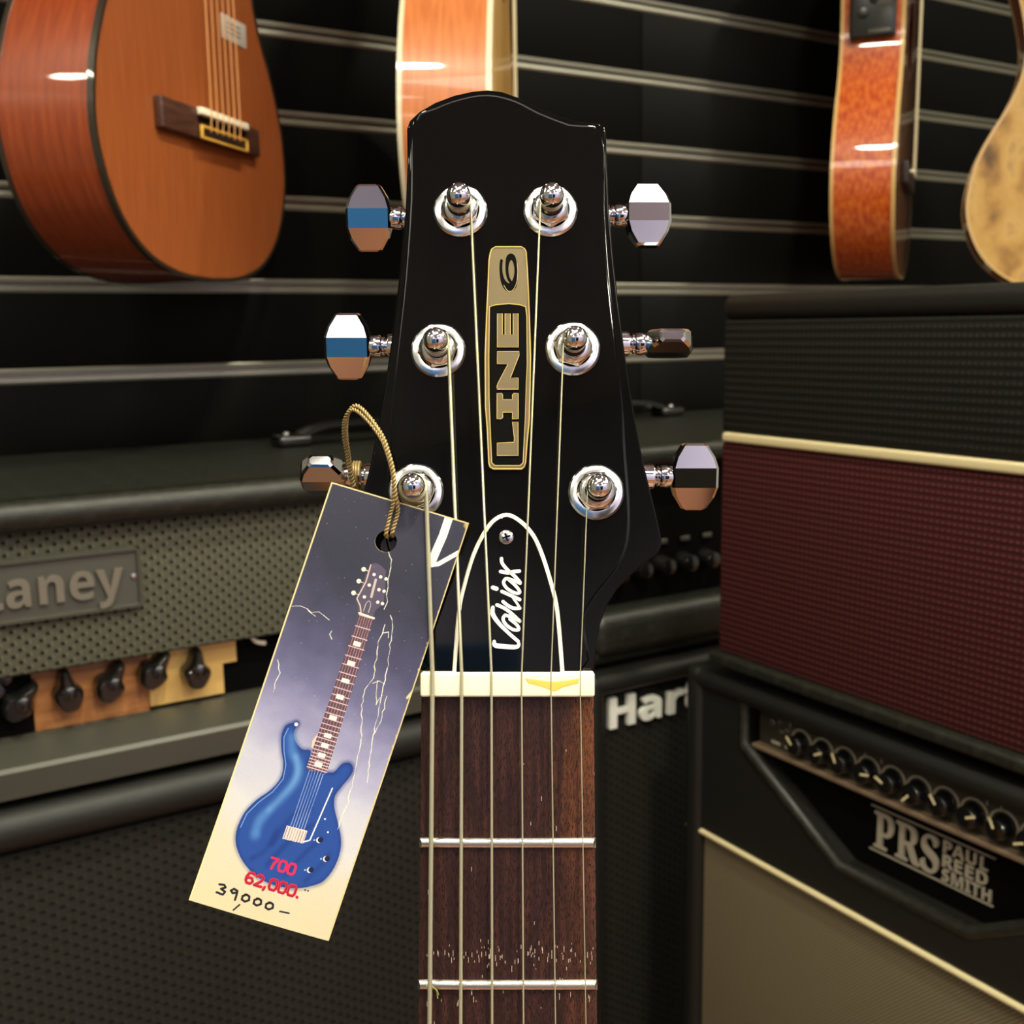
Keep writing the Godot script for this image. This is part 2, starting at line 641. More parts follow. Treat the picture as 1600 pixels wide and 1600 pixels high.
func room() -> void:
	structure("floor", "orange-brown wooden floor of the shop", "floor", Vector3(0.2, -0.05, 1.5), Vector3(6.0, 0.1, 4.6), M.floor_wood)
	structure("ceiling", "pale plain ceiling over the shop", "ceiling", Vector3(0.2, 2.73, 1.5), Vector3(6.0, 0.1, 4.6), M.ceiling)
	structure("wall_left", "plain grey side wall beyond the left edge", "wall", Vector3(-2.55, 1.34, 1.5), Vector3(0.1, 2.68, 4.2), M.wall_side)
	structure("wall_right", "plain grey side wall behind the amplifier stack", "wall", Vector3(2.75, 1.34, 1.5), Vector3(0.1, 2.68, 4.2), M.wall_side)
	structure("wall_front", "plain grey wall opposite the slatted wall", "wall", Vector3(0.1, 1.34, 3.65), Vector3(5.3, 2.68, 0.1), M.wall_dark)
	var w := structure("wall_back", "black slatted display wall with pale metal strips behind the hanging guitars", "wall", Vector3(0.1, 1.34, -0.04), Vector3(5.3, 2.68, 0.04), M.panel_black)
	var step := 0.0975
	var strip_h := 0.017
	var seams := [-2.5, -0.9, 0.858, 2.7]
	var panels := []
	for k in 3:
		var b := MB.new()
		var ww: float = seams[k + 1] - seams[k] - 0.0012
		b.rbox(Vector3(0, 0, -0.009), Vector3(ww, step - strip_h, 0.018), 0.0012, 1)
		panels.append(b.mesh())
	var sb := MB.new()
	var pr := P([-0.012, -0.0085, 0.0, -0.0085, 0.0012, -0.006, 0.0008, -0.0015, -0.006, -0.001, -0.006, 0.0022, 0.0008, 0.003, 0.0012, 0.0065, 0.0, 0.0085, -0.012, 0.0085])
	for i in pr.size():
		var a := pr[i]
		var c := pr[(i + 1) % pr.size()]
		sb.q(Vector3(-2.5, a.y, a.x), Vector3(2.7, a.y, a.x), Vector3(2.7, c.y, c.x), Vector3(-2.5, c.y, c.x))
	var strip := sb.mesh()
	for i in 27:
		var y := 0.11 + i * step
		if i > 0:
			inst("metal_strip", strip, M.alu, w).position = Vector3(0, y, 0)
		if y + step > 2.67:
			break
		for k in 3:
			inst("panel", panels[k], M.panel_black, w).position = Vector3((seams[k] + seams[k + 1]) / 2, y + step / 2, 0)


# ---------------------------------------------------------------- electric guitar (millimetres from the nut, z towards the viewer)
var GUITAR := Transform3D(LENS.basis, LENS * Vector3(-0.001095, -0.04489, -0.272))
var HEAD := Transform3D(Basis(Vector3.RIGHT, deg_to_rad(-7.0)), Vector3(0, 5.9, -1.0))
var MM := 0.001


func fret_texture() -> ImageTexture:
	var w := 368
	var h := 760
	var im := Image.create(w, h, false, Image.FORMAT_RGB8)
	var n1 := noise(FastNoiseLite.TYPE_SIMPLEX, 0.05, 4, 41)
	var n2 := noise(FastNoiseLite.TYPE_SIMPLEX, 0.012, 2, 42)
	var n3 := noise(FastNoiseLite.TYPE_SIMPLEX, 0.35, 2, 43)
	for y in h:
		for x in w:
			var a := n1.get_noise_2d(x * 1.0, y * 0.06) * 0.5 + 0.5
			var b := n2.get_noise_2d(x * 2.2, y * 0.5) * 0.5 + 0.5
			var p := n3.get_noise_2d(x * 1.0, y * 0.12)
			var c := rgb(37, 22, 20).lerp(rgb(78, 45, 35), a * a * 1.1).lerp(rgb(58, 31, 34), b * 0.5)
			var edge := smoothstep(0.68, 0.97, x / float(w) + (a - 0.5) * 0.12) * (0.4 + 0.6 * smoothstep(0.62, 0.1, y / float(h)))
			c = c.lerp(rgb(116, 66, 32), edge * 0.75)
			if p > 0.34:
				c = c.lerp(rgb(20, 11, 10), 0.75)
			im.set_pixel(x, y, c)
	var r := RandomNumberGenerator.new()
	r.seed = 5
	# worn flecks, their glint painted pale, before the second fret and after it
	for i in 150:
		var fy := 0.0
		var far := i % 5
		if far < 3:
			fy = 505.0 + r.randfn(0.0, 12.0)
		elif far == 3:
			fy = 580.0 + r.randfn(0.0, 18.0)
		else:
			fy = r.randf() * h
		var x := int(r.randf_range(10, w - 12))
		var l := int(r.randf_range(3, 13))
		for j in l:
			var yy := clampi(int(fy) + j, 0, h - 1)
			im.set_pixel(x, yy, im.get_pixel(x, yy).lerp(rgb(240, 226, 206), 0.85))
	return ImageTexture.create_from_image(im)


func tuner_button() -> ArrayMesh:
	var b := MB.new(MM)
	var rings := []
	for s in [[-8.9, -2.7, 2.7, 1.2], [-8.4, -3.4, 3.4, 1.8], [-5.4, -5.3, 5.2, 2.47], [-2.6, -6.2, 6.0, 3.1], [2.6, -6.2, 6.0, 3.1], [5.4, -5.3, 5.2, 2.47], [8.4, -3.4, 3.4, 1.8], [8.9, -2.7, 2.7, 1.2]]:
		var v := PackedVector3Array()
		var c := 0.7
		for p in [[s[1], -s[3] + c], [s[1] + c, -s[3]], [s[2] - c, -s[3]], [s[2], -s[3] + c], [s[2], s[3] - c], [s[2] - c, s[3]], [s[1] + c, s[3]], [s[1], s[3] - c]]:
			v.append(Vector3(p[0], s[0], -p[1]))
		rings.append(v)
	for j in rings.size() - 1:
		for i in 8:
			var m := (i + 1) % 8
			b.q(rings[j][i], rings[j][m], rings[j + 1][m], rings[j + 1][i])
	for i in range(1, 7):
		b.t(rings[0][0], rings[0][i + 1], rings[0][i])
		b.t(rings[-1][0], rings[-1][i], rings[-1][i + 1])
	return b.mesh()


func electric_guitar() -> void:
	var g := thing("electric_guitar", "electric guitar with glossy black headstock, chrome tuners and rosewood fretboard in front", "guitar", GUITAR)
	# headstock
	var half := [21.4, 0.2, 21.7, 6.0, 22.9, 11.5, 24.5, 16.0, 27.1, 20.0, 30.5, 23.5, 34.5, 26.7, 37.6, 29.2, 38.5, 31.6, 37.6, 36.5, 36.1, 43.0, 34.0, 52.5, 32.1, 63.2, 30.8, 71.9, 29.5, 82.5, 28.2, 94.0, 27.1, 105.5, 26.2, 117.5, 25.8, 130.0, 25.6, 139.0]
	var pts := P(half)
	for a in P([25.2, 140.7, 23.8, 141.4, 18.6, 142.0, 12.8, 143.6, 7.8, 145.9, 2.8, 148.6, -1.4, 150.2, -5.3, 150.7, -9.3, 150.3, -14.0, 149.2, -19.0, 147.2, -23.1, 144.7, -25.6, 142.2, -26.3, 140.1]):
		pts.append(a)
	for i in range(half.size() - 4, -1, -2):
		pts.append(Vector2(-half[i] - 0.25, half[i + 1]))
	var b := MB.new(MM, HEAD)
	b.extr(pts, [Vector2(1.0, -13.0), Vector2(0.0, -12.0), Vector2(0.0, -0.5), Vector2(0.12, -0.16), Vector2(0.45, 0.0)], true)
	part("headstock", b, M.black_gloss, g)
	# raised black face with a rolled edge that spreads over the lower wings
	var f := MB.new(MM, HEAD)
	var face := P([17.5, -1.0, 18.6, 12.0, 21.5, 18.0, 27.0, 25.0, 30.0, 32.0, 30.4, 42.0, 29.6, 54.0, 29.0, 66.0, 27.6, 82.0, 25.9, 100.0, 24.9, 118.0, 24.4, 138.6, 16.0, 141.2, 8.0, 144.5, 2.0, 147.7, -5.0, 149.4, -12.0, 148.4, -19.0, 145.7, -24.6, 141.4, -25.2, 120.0, -26.2, 100.0, -27.8, 82.0, -29.2, 66.0, -29.8, 54.0, -30.6, 42.0, -30.2, 32.0, -27.2, 25.0, -21.7, 18.0, -18.8, 12.0, -17.7, -1.0])
	f.extr(smooth2(face, 3, true), [Vector2(-0.15, -0.02), Vector2(0.0, 0.08), Vector2(0.25, 0.15), Vector2(0.6, 0.18)], true)
	part("headstock_face", f, M.black_gloss, g)
	# neck shaft under the fretboard, and the body below the frame
	var n := MB.new(MM)
	var prof := PackedVector2Array()
	for i in 13:
		var a := PI + PI * i / 12.0
		prof.append(Vector2(cos(a), sin(a)))
	var ng := n.next()
	for j in 10:
		var y0 := 4.0 - 45.0 * j
		var y1 := y0 - 45.0
		var w0 := 20.9 - y0 * 0.0105
		var w1 := 20.9 - y1 * 0.0105
		for i in 12:
			n.q(Vector3(prof[i].x * w0, y0, -6.0 + prof[i].y * 15.0), Vector3(prof[i + 1].x * w0, y0, -6.0 + prof[i + 1].y * 15.0), Vector3(prof[i + 1].x * w1, y1, -6.0 + prof[i + 1].y * 15.0), Vector3(prof[i].x * w1, y1, -6.0 + prof[i].y * 15.0), ng)
	part("neck", n, M.black_gloss, g)
	var fm := mat(Color.WHITE, 0.42, 0.0, 0.4)
	fm.albedo_texture = fret_texture()
	var fb := MB.new(MM)
	fb.uvx = Vector3(1.0 / 46.0, 0, 0)
	fb.uvy = Vector3(0, -1.0 / 95.0, 0)
	fb.uv0 = Vector2(0.5, 0)
	var lo := -470.0
	var xs := [-1.0, -0.94, -0.6, 0.0, 0.6, 0.94, 1.0]
	var zs := [-1.0, -0.35, -0.12, 0.0, -0.12, -0.35, -1.0]
	var fg := fb.next()
	for i in 6:
		fb.q(Vector3(xs[i] * 26.0, lo, zs[i]), Vector3(xs[i + 1] * 26.0, lo, zs[i + 1]), Vector3(xs[i + 1] * 21.1, 0, zs[i + 1]), Vector3(xs[i] * 21.1, 0, zs[i]), fg)
	for s in [-1.0, 1.0]:
		var a := Vector3(s * 26.0, lo, -6)
		var c := Vector3(s * 21.1, 0, -6)
		fb.q(a, a + Vector3(0, 0, 5), c + Vector3(0, 0, 5), c)
	fb.q(Vector3(-21.1, 0, -6), Vector3(21.1, 0, -6), Vector3(21.1, 0, -0.3), Vector3(-21.1, 0, -0.3))
	part("fretboard", fb, fm, g)
	for k in range(1, 15):
		var y := -648.0 * (1.0 - pow(2.0, -k / 12.0))
		if k == 1:
			y = -36.0
		elif k == 2:
			y = -70.7
		var w := 21.1 - y * 0.0104 + 0.15
		var fr := MB.new(MM)
		var gg := fr.next()
		for i in 8:
			var a0 := PI * i / 8.0
			var a1 := PI * (i + 1) / 8.0
			var p0 := Vector3(0, y + 1.25 * cos(a0), 1.15 * sin(a0) - 0.1)
			var p1 := Vector3(0, y + 1.25 * cos(a1), 1.15 * sin(a1) - 0.1)
			var e0 := Vector3(w - 0.7 * sin(a0), 0, -0.25)
			var e1 := Vector3(w - 0.7 * sin(a1), 0, -0.25)
			var m0 := Vector3(w * 0.5, 0, -0.06)
			var m1 := Vector3(w * 0.5, 0, -0.06)
			fr.q(p0 - m0 + Vector3(0, 0, -0.12), p0 + m0 + Vector3(0, 0, 0), p1 + m1, p1 - m1 + Vector3(0, 0, -0.12), gg)
			fr.q(p0 + m0, p0 + e0, p1 + e1, p1 + m1, gg)
			fr.q(p0 - Vector3(e0.x, 0, 0.25), p0 - m0 + Vector3(0, 0, -0.12), p1 - m1 + Vector3(0, 0, -0.12), p1 - Vector3(e1.x, 0, 0.25), gg)
			fr.t(p0 + e0, p1 + e1, Vector3(w, y, -0.9))
			fr.t(p1 - Vector3(e1.x, 0, 0.25), p0 - Vector3(e0.x, 0, 0.25), Vector3(-w, y, -0.9))
		part("fret", fr, M.nickel, g)
	var nb := MB.new(MM)
	nb.rbox(Vector3(0, 2.9, -1.6), Vector3(42.4, 6.0, 7.0), 0.7, 3)
	var nut := part("nut", nb, M.bone, g)
	var gl := MB.new(MM)
	gl.extr(P([4.2, 4.6, 11.0, 3.7, 14.0, 4.0, 17.4, 4.5, 17.2, 3.3, 13.6, 2.4, 11.4, 1.3, 8.2, 2.5, 5.0, 3.3]), [Vector2(0, 1.7), Vector2(0, 1.93), Vector2(0.3, 1.96)])
	part("glue_stain", gl, M.glue, nut, "orange stain on the nut")
	# tuners: post x, along, side, button x, button turn, stem start
	for t in [[-12.2, 117.4, -1.0, -37.9, 0.36, 5.0], [-17.6, 80.5, -1.0, -43.0, 0.36, 5.9], [-22.9, 44.4, -1.0, -48.6, 1.25, 6.6], [11.0, 117.4, 1.0, 38.2, -0.03, 5.7], [16.5, 80.9, 1.0, 43.3, 1.5708, 6.2], [22.1, 44.2, 1.0, 49.4, 0.3, 6.7]]:
		var tn := Node3D.new()
		tn.name = "tuning_machine"
		g.add_child(tn, true)
		var base := HEAD * Transform3D(Basis.IDENTITY, Vector3(t[0], t[1], 0))
		var wb := MB.new(MM, base)
		wb.lathe([6.9, 0.0, 6.95, 0.7, 6.5, 1.3, 5.6, 1.6, 4.9, 1.65], 36)
		part("washer", wb, M.chrome_satin, tn)
		var hb := MB.new(MM, base)
		hb.lathe([5.2, 1.2, 5.2, 2.6, 4.4, 3.5], 6, at_z(0, 0, 0, t[0]), true)
		hb.lathe([4.5, 3.3, 4.2, 3.9, 3.4, 4.4, 3.15, 4.5], 28)
		part("bushing", hb, M.chrome_satin, tn)
		var pb := MB.new(MM, base)
		pb.lathe([3.1, 2.0, 3.1, 5.0, 2.75, 5.6, 2.4, 6.6, 2.3, 7.6, 2.5, 8.4, 2.95, 9.0, 3.1, 9.9, 3.0, 11.2, 2.6, 12.2, 1.9, 12.9, 1.0, 13.3, 0.0, 13.4], 28)
		part("post", pb, M.chrome, tn)
		var sx: float = t[2]
		var sy: float = t[1] + t[5]
		var edge: float = absf(t[3]) - 6.0
		var sb := MB.new(MM, HEAD * Transform3D(Basis(Vector3.UP, sx * PI / 2), Vector3(0, sy, -17.0)))
		var e0 := 17.0
		sb.lathe([3.4, e0, 3.4, edge - 5.2, 3.1, edge - 4.6, 2.2, edge - 4.4, 2.2, edge - 3.9, 2.7, edge - 3.7, 2.7, edge - 3.2, 2.2, edge - 3.0, 2.9, edge - 2.7, 3.1, edge - 1.6, 2.7, edge + 0.2, 2.2, edge + 1.4], 28)
		part("shaft", sb, M.chrome, tn)
		var hs := MB.new(MM, HEAD)
		hs.rbox(Vector3(t[0] + sx * 2.0, t[1] + t[5] * 0.4, -17.0), Vector3(15, 16, 8.5), 2.5)
		part("gear_housing", hs, M.chrome, tn)
		var bt := inst("button", button_mesh, M.chrome, tn)
		var tr := HEAD * Transform3D(Basis(Vector3.RIGHT, t[4]) * Basis(Vector3.UP, 0.0 if sx < 0 else PI), Vector3(t[3], sy, -17.0))
		bt.transform = Transform3D(tr.basis, tr.origin * MM)
	# strings: x at nut, x at 80 below, post x, post along, wrap side, radius
	var strings := [[-18.17, -18.86, -22.9, 44.4, 1.0, 0.58], [-11.1, -11.33, -17.6, 80.5, 1.0, 0.45], [-3.88, -3.72, -12.2, 117.4, 1.0, 0.33], [3.43, 3.89, 11.0, 117.4, -1.0, 0.215], [10.57, 11.65, 16.5, 80.9, -1.0, 0.165], [17.67, 19.04, 22.1, 44.2, -1.0, 0.13]]
	for i in 6:
		var s: Array = strings[i]
		var r: float = s[5]
		var path := PackedVector3Array()
		var turns := 40
		for j in turns:
			var a := -TAU * 2.0 + TAU * 2.0 * j / (turns - 1.0)
			var h := 6.5 + 1.5 * j / (turns - 1.0)
			var c := Vector3(s[2] + s[4] * cos(a) * (2.5 + r), s[3] + sin(a) * (2.5 + r), h)
			path.append(HEAD * c)
		var from := path[-1]
		var nutp := Vector3(s[0], 5.6, 1.75 + r)
		var bend := Vector3(s[0], 1.0, 1.85 + r)
		var low := Vector3(s[1] + (s[1] - s[0]) * 4.6, -460.0, 4.5 + r)
		if i == 0:
			var line := PackedVector3Array([from, nutp, bend, low])
			var rad := PackedFloat32Array()
			for j in path.size():
				rad.append(r)
			for seg in 3:
				var len := line[seg].distance_to(line[seg + 1])
				var cnt := int(len / 0.17) if seg < 2 else 520
				for j in range(1, cnt + 1):
					var f2 := float(j) / cnt * (1.0 if seg < 2 else 0.2)
					path.append(line[seg].lerp(line[seg + 1], f2))
					rad.append(r + (0.05 if j % 2 == 0 else -0.05))
			path.append(low)
			rad.append(r)
			var sm := MB.new(MM)
			sm.tube(path, rad, 8)
			part("string", sm, M.steel, g, "thickest wound string")
		else:
			path.append_array(PackedVector3Array([nutp, bend, low]))
			var sm := MB.new(MM)
			sm.tube(path, r, 8)
			part("string", sm, M.steel, g)
	logo_badge(g)
	truss_cover(g)
	# the body, below the frame
	var bo := MB.new(MM)
	var body := smooth2(P([28, -392, 60, -360, 92, -338, 108, -352, 104, -384, 96, -420, 104, -470, 134, -520, 158, -580, 160, -650, 138, -712, 90, -756, 20, -772, -60, -764, -120, -736, -158, -680, -168, -610, -150, -540, -116, -480, -104, -420, -118, -350, -128, -300, -112, -280, -92, -310, -60, -366, -28, -392]), 4, true)
	bo.extr(body, [Vector2(5, -52), Vector2(0, -47), Vector2(0, -16), Vector2(4, -11)], true)
	var gb := part("body", bo, M.body_blue, g)
	var br := MB.new(MM)
	br.rbox(Vector3(0, -648, -7), Vector3(84, 40, 9), 2)
	part("bridge", br, M.chrome, gb)


var button_mesh: ArrayMesh = tuner_button()


func logo_badge(g: Node3D) -> void:
	var outer := P([-4.7, 105.9, -4.3, 107.1, -3.2, 107.8, 3.6, 107.8, 4.5, 107.2, 4.9, 106.3, 5.2, 101.8, 5.5, 95.5, 5.7, 89.2, 6.0, 78.8, 5.9, 71.7, 5.6, 61.9, 5.1, 57.0, 4.7, 51.8, 4.3, 50.4, 3.6, 49.8, -3.6, 49.8, -4.5, 50.3, -4.9, 51.4, -5.3, 59.9, -5.8, 66.0, -5.9, 78.4, -5.6, 89.2, -5.3, 95.5, -5.0, 104.1])
	var inner := P([-4.55, 91.7, -3.0, 92.2, 0.3, 92.5, 3.1, 92.2, 4.5, 91.7, 4.8, 89.2, 4.85, 76.7, 4.6, 71.7, 4.4, 64.0, 4.0, 55.8, 3.8, 51.6, 3.0, 50.9, -3.1, 50.9, -3.9, 51.6, -4.2, 57.8, -4.6, 68.1, -4.7, 78.4, -4.6, 89.2])
	var b := MB.new(MM, HEAD)
	b.extr(outer, [Vector2(0, 0.2), Vector2(0, 0.75), Vector2(0.15, 0.9)])
	var badge := part("name_badge", b, M.gold, g, "gold badge lettered LINE 6")
	var i := MB.new(MM, HEAD)
	i.extr(inner, [Vector2(0, 0.8), Vector2(0, 0.93)])
	part("inlay", i, M.black_satin, badge, "black inlay")
	var rim := MB.new(MM, HEAD)
	var oi := rim.inset(rim.ccw(outer), 0.22)
	rim.ribbon(oi, 0.26, 0.85, 1.12, true)
	rim.ribbon(rim.inset(rim.ccw(inner), -0.08), 0.22, 0.85, 1.12, true)
	part("rim", rim, M.gold_highlight, badge, "gold rim coloured with its highlight")
	var letters := {
		"letter_l": [1.1, 62.0, 2.7, 62.0, 2.7, 53.3, -2.7, 53.3, -2.7, 56.6, 1.5, 56.8, 1.6, 57.8],
		"letter_i": [-2.75, 69.3, -1.5, 69.3, -1.15, 68.9, -1.15, 67.7, 1.1, 67.7, 1.1, 68.9, 1.6, 69.3, 2.75, 69.3, 2.75, 62.6, 1.1, 62.6, 1.1, 64.3, -1.15, 64.3, -1.15, 63.0, -1.6, 62.6, -2.75, 62.6],
		"letter_n": [-2.7, 80.1, 2.95, 80.1, 2.95, 79.0, 0.8, 73.3, 2.75, 73.3, 2.75, 70.2, -2.7, 70.2, -2.8, 70.9, -2.5, 71.9, -0.05, 76.7, -2.7, 76.8],
		"letter_e": [-2.7, 90.0, -1.25, 90.0, -1.25, 84.5, -0.75, 84.5, -0.75, 90.0, 0.75, 90.0, 0.75, 84.5, 1.3, 84.5, 1.3, 90.0, 2.75, 90.0, 2.75, 81.1, -2.7, 81.1],
	}
	for k in letters:
		var l := MB.new(MM, HEAD)
		l.extr(P(letters[k]), [Vector2(0, 0.9), Vector2(0, 1.1), Vector2(0.14, 1.25)])
		part(k, l, M.gold, badge)
		var lr := MB.new(MM, HEAD)
		lr.ribbon(lr.inset(lr.ccw(P(letters[k])), 0.08), 0.15, 1.0, 1.28, true)
		part("letter_highlight", lr, M.gold_highlight, badge)  # ribbon coloured as the light caught on the letter edges
	var six := MB.new(MM, HEAD)
	var sp := smooth2(P([-1.6, 104.0, -1.75, 102.4, -1.65, 100.5, -1.2, 98.6, -0.35, 97.3, 0.6, 96.9, 1.45, 97.6, 1.95, 99.2, 2.1, 101.2, 1.9, 103.2, 1.4, 104.6, 0.8, 105.0, 0.2, 104.4, -0.15, 102.9, -0.15, 100.9, 0.2, 99.3, 0.75, 98.3]), 4)
	var sw := []
	for j in sp.size():
		var f := float(j) / (sp.size() - 1)
		sw.append(0.72 + 1.5 * exp(-pow((f - 0.31) / 0.11, 2.0)) + 1.0 * exp(-pow((f - 0.69) / 0.09, 2.0)))
	six.ribbon(sp, sw, 0.85, 0.94)
	part("numeral_six", six, M.black_satin, badge, "black numeral 6")
	var rim6 := MB.new(MM, HEAD)
	rim6.ribbon(smooth2(P([-1.0, 97.5, -0.2, 96.2, 0.6, 95.85, 1.5, 96.4, 2.3, 98.3, 2.55, 101.0, 2.4, 103.2]), 4), 0.1, 0.85, 0.97)
	part("numeral_edge", rim6, M.gold_highlight, badge)


func truss_cover(g: Node3D) -> void:
	var arch := smooth2(P([-13.6, -1.6, -12.5, 14.0, -11.1, 21.2, -8.9, 28.6, -6.1, 34.4, -3.5, 37.6, -0.3, 38.9, 2.8, 37.7, 6.2, 34.4, 8.6, 29.8, 11.3, 21.3, 12.8, 14.0, 14.0, -1.6]), 4)
	var b := MB.new(MM, HEAD)
	b.extr(arch, [Vector2(0, 0.2), Vector2(0, 1.2), Vector2(0.25, 1.5)], true)
	var c := part("truss_cover", b, M.white_plastic, g, "black arched cover plate with white edge")
	var i := MB.new(MM, HEAD)
	i.extr(arch, [Vector2(1.0, 1.3), Vector2(1.0, 1.56), Vector2(1.2, 1.66)], true)
	part("cover_face", i, M.black_gloss, c)
	var s := MB.new(MM, HEAD * Transform3D(Basis.IDENTITY, Vector3(-0.33, 32.8, 0)))
	s.lathe([1.85, 1.5, 1.8, 2.0, 1.4, 2.35, 0.7, 2.5, 0.0, 2.52], 20)
	var sc := part("screw", s, M.chrome_soft, c)
	for a in [0.3, 1.87]:
		var x := MB.new(MM, HEAD * Transform3D(Basis(Vector3.BACK, a), Vector3(-0.33, 32.8, 0)))
		x.box(Vector3(0, 0, 2.45), Vector3(2.0, 0.45, 0.3))
		part("screw_slot", x, M.black_satin, c)
	sc.set_meta("label", "crosshead screw")
	var l := MB.new(MM, HEAD)
	var strokes := [
		[[-3.6, 15.5, -3.6, 13.8, -2.1, 11.6, 0.3, 9.2, 2.6, 7.2], [0.9, 1.15, 1.0, 0.85, 0.85]],
		[[-3.25, 7.2, -3.0, 6.25, -0.6, 5.95, 2.2, 5.85, 2.8, 6.6], [0.8, 1.15, 1.2, 1.0, 0.8]],
		[[-0.6, 13.6, -1.1, 12.7, -0.4, 11.3, 1.3, 10.1, 2.6, 10.0, 2.7, 10.6, 2.0, 11.5, 0.6, 12.6], 0.8],
		[[-0.5, 13.6, 1.3, 13.0, 3.0, 12.1], 0.8],
		[[-2.6, 16.1, -1.0, 15.4, 0.6, 14.3, 3.0, 12.1], 0.85],
		[[-1.1, 16.9, 0.0, 16.0, 1.4, 15.3, 3.0, 15.3], 0.85],
		[[-1.4, 19.4, 0.6, 18.5, 3.0, 17.4], 0.85],
		[[1.3, 17.9, 2.3, 16.5, 3.0, 15.4], 0.6],
		[[-0.5, 22.5, -1.0, 21.6, -0.2, 20.2, 1.6, 19.1, 2.8, 19.0, 2.9, 19.6, 1.8, 21.0, 0.3, 22.3], 0.8],
		[[-0.2, 22.6, 1.8, 22.0, 3.1, 21.4], 0.8],
		[[-1.5, 27.5, -1.3, 26.3, 0.1, 24.6, 1.8, 23.1, 3.1, 21.6], 0.85],
		[[-1.7, 24.3, 0.1, 24.0, 1.8, 24.3, 2.9, 24.4], 0.9],
		[[-3.6, 20.35, -2.7, 20.05], 1.05],
	]
	for k in strokes:
		var p := P(k[0])
		var sp := smooth2(p, 5)
		if k[1] is Array:
			var ws := []
			for j in sp.size():
				var f := j / 5.0
				var i0 := mini(int(f), p.size() - 1)
				var i1 := mini(i0 + 1, p.size() - 1)
				ws.append(lerpf(k[1][i0], k[1][i1], f - i0))
			l.ribbon(sp, ws, 1.6, 1.72)
		else:
			l.ribbon(sp, k[1], 1.6, 1.72)
	part("script_lettering", l, M.white_print, c, "white script reading Variax")


# ---------------------------------------------------------------- price tag
const TP := 12.0   # texture pixels per millimetre
var tag_im: Image


func dab(p: Vector2, r: float, c: Color, a := 1.0, soft := 0.15) -> void:
	var x0 := maxi(int((p.x - r) * TP), 0)
	var x1 := mini(int((p.x + r) * TP) + 1, tag_im.get_width() - 1)
	var y0 := maxi(int((p.y - r) * TP), 0)
	var y1 := mini(int((p.y + r) * TP) + 1, tag_im.get_height() - 1)
	for y in range(y0, y1 + 1):
		for x in range(x0, x1 + 1):
			var d := Vector2(x / TP, y / TP).distance_to(p)
			if d < r:
				var f := a * (1.0 - smoothstep(r * (1.0 - soft), r, d))
				tag_im.set_pixel(x, y, tag_im.get_pixel(x, y).lerp(c, f))


func pen(pts: PackedVector2Array, w: float, c: Color, a := 1.0, soft := 0.4) -> void:
	for i in pts.size() - 1:
		var n := maxi(1, int(pts[i].distance_to(pts[i + 1]) / maxf(w * 0.25, 0.06)))
		for j in n:
			dab(pts[i].lerp(pts[i + 1], float(j) / n), w * 0.5, c, a, soft)
	dab(pts[-1], w * 0.5, c, a, soft)


func fill(poly: PackedVector2Array, c: Color, a := 1.0) -> void:
	var lo := poly[0]
	var hi := poly[0]
	for p in poly:
		lo = lo.min(p)
		hi = hi.max(p)
	for y in range(maxi(0, int(lo.y * TP)), mini(tag_im.get_height() - 1, int(hi.y * TP)) + 1):
		var fy := (y + 0.5) / TP
		var cr := []
		for i in poly.size():
			var p := poly[i]
			var q := poly[(i + 1) % poly.size()]
			if (p.y <= fy) != (q.y <= fy):
				cr.append(p.x + (q.x - p.x) * (fy - p.y) / (q.y - p.y))
		cr.sort()
		for k in range(0, cr.size() - 1, 2):
			for x in range(maxi(0, int(cr[k] * TP)), mini(tag_im.get_width() - 1, int(cr[k + 1] * TP)) + 1):
				tag_im.set_pixel(x, y, c if a >= 1.0 else tag_im.get_pixel(x, y).lerp(c, a))


func glyph(ch: String) -> Array:
	match ch:
		"0": return [[0.2, 0.05, 0.8, 0.05, 1.0, 0.25, 1.0, 0.75, 0.8, 0.95, 0.2, 0.95, 0.0, 0.75, 0.0, 0.25, 0.2, 0.05]]
		"7": return [[0.0, 0.05, 1.0, 0.05, 0.55, 0.5, 0.4, 0.98]]
		"6": return [[0.95, 0.12, 0.7, 0.03, 0.25, 0.1, 0.0, 0.45, 0.0, 0.75, 0.25, 0.97, 0.75, 0.97, 1.0, 0.75, 0.8, 0.5, 0.3, 0.48, 0.05, 0.65]]
		"2": return [[0.0, 0.22, 0.3, 0.03, 0.75, 0.05, 0.95, 0.28, 0.75, 0.55, 0.0, 0.97, 1.0, 0.97]]
		"3": return [[0.0, 0.08, 0.55, 0.0, 0.8, 0.2, 0.35, 0.45, 0.9, 0.62, 0.75, 0.95, 0.0, 0.9]]
		"9": return [[0.75, 0.15, 0.35, 0.05, 0.05, 0.3, 0.35, 0.5, 0.8, 0.3, 0.8, 0.2, 0.85, 1.05]]
		"o": return [[0.5, 0.2, 0.1, 0.45, 0.15, 0.8, 0.55, 0.9, 0.95, 0.65, 0.85, 0.3, 0.5, 0.2, 0.3, 0.25]]
		",": return [[0.15, 0.9, 0.05, 1.15]]
		".": return [[0.1, 0.92, 0.15, 0.95]]
		"-": return [[0.0, 0.62, 1.0, 0.5]]
	return []


func write(s: String, o: Vector2, size: Vector2, gap: float, w: float, c: Color, slope := 0.0) -> void:
	var x := 0.0
	for ch in s:
		var wide := 0.35 if ch in ",." else 1.0
		for g in glyph(ch):
			var p := PackedVector2Array()
			for i in range(0, g.size(), 2):
				p.append(o + Vector2(x + g[i] * size.x * (1.0 if wide == 1.0 else 1.0), g[i + 1] * size.y + slope * x))
			pen(p, w, c, 1.0, 0.25)
		x += size.x * wide + gap


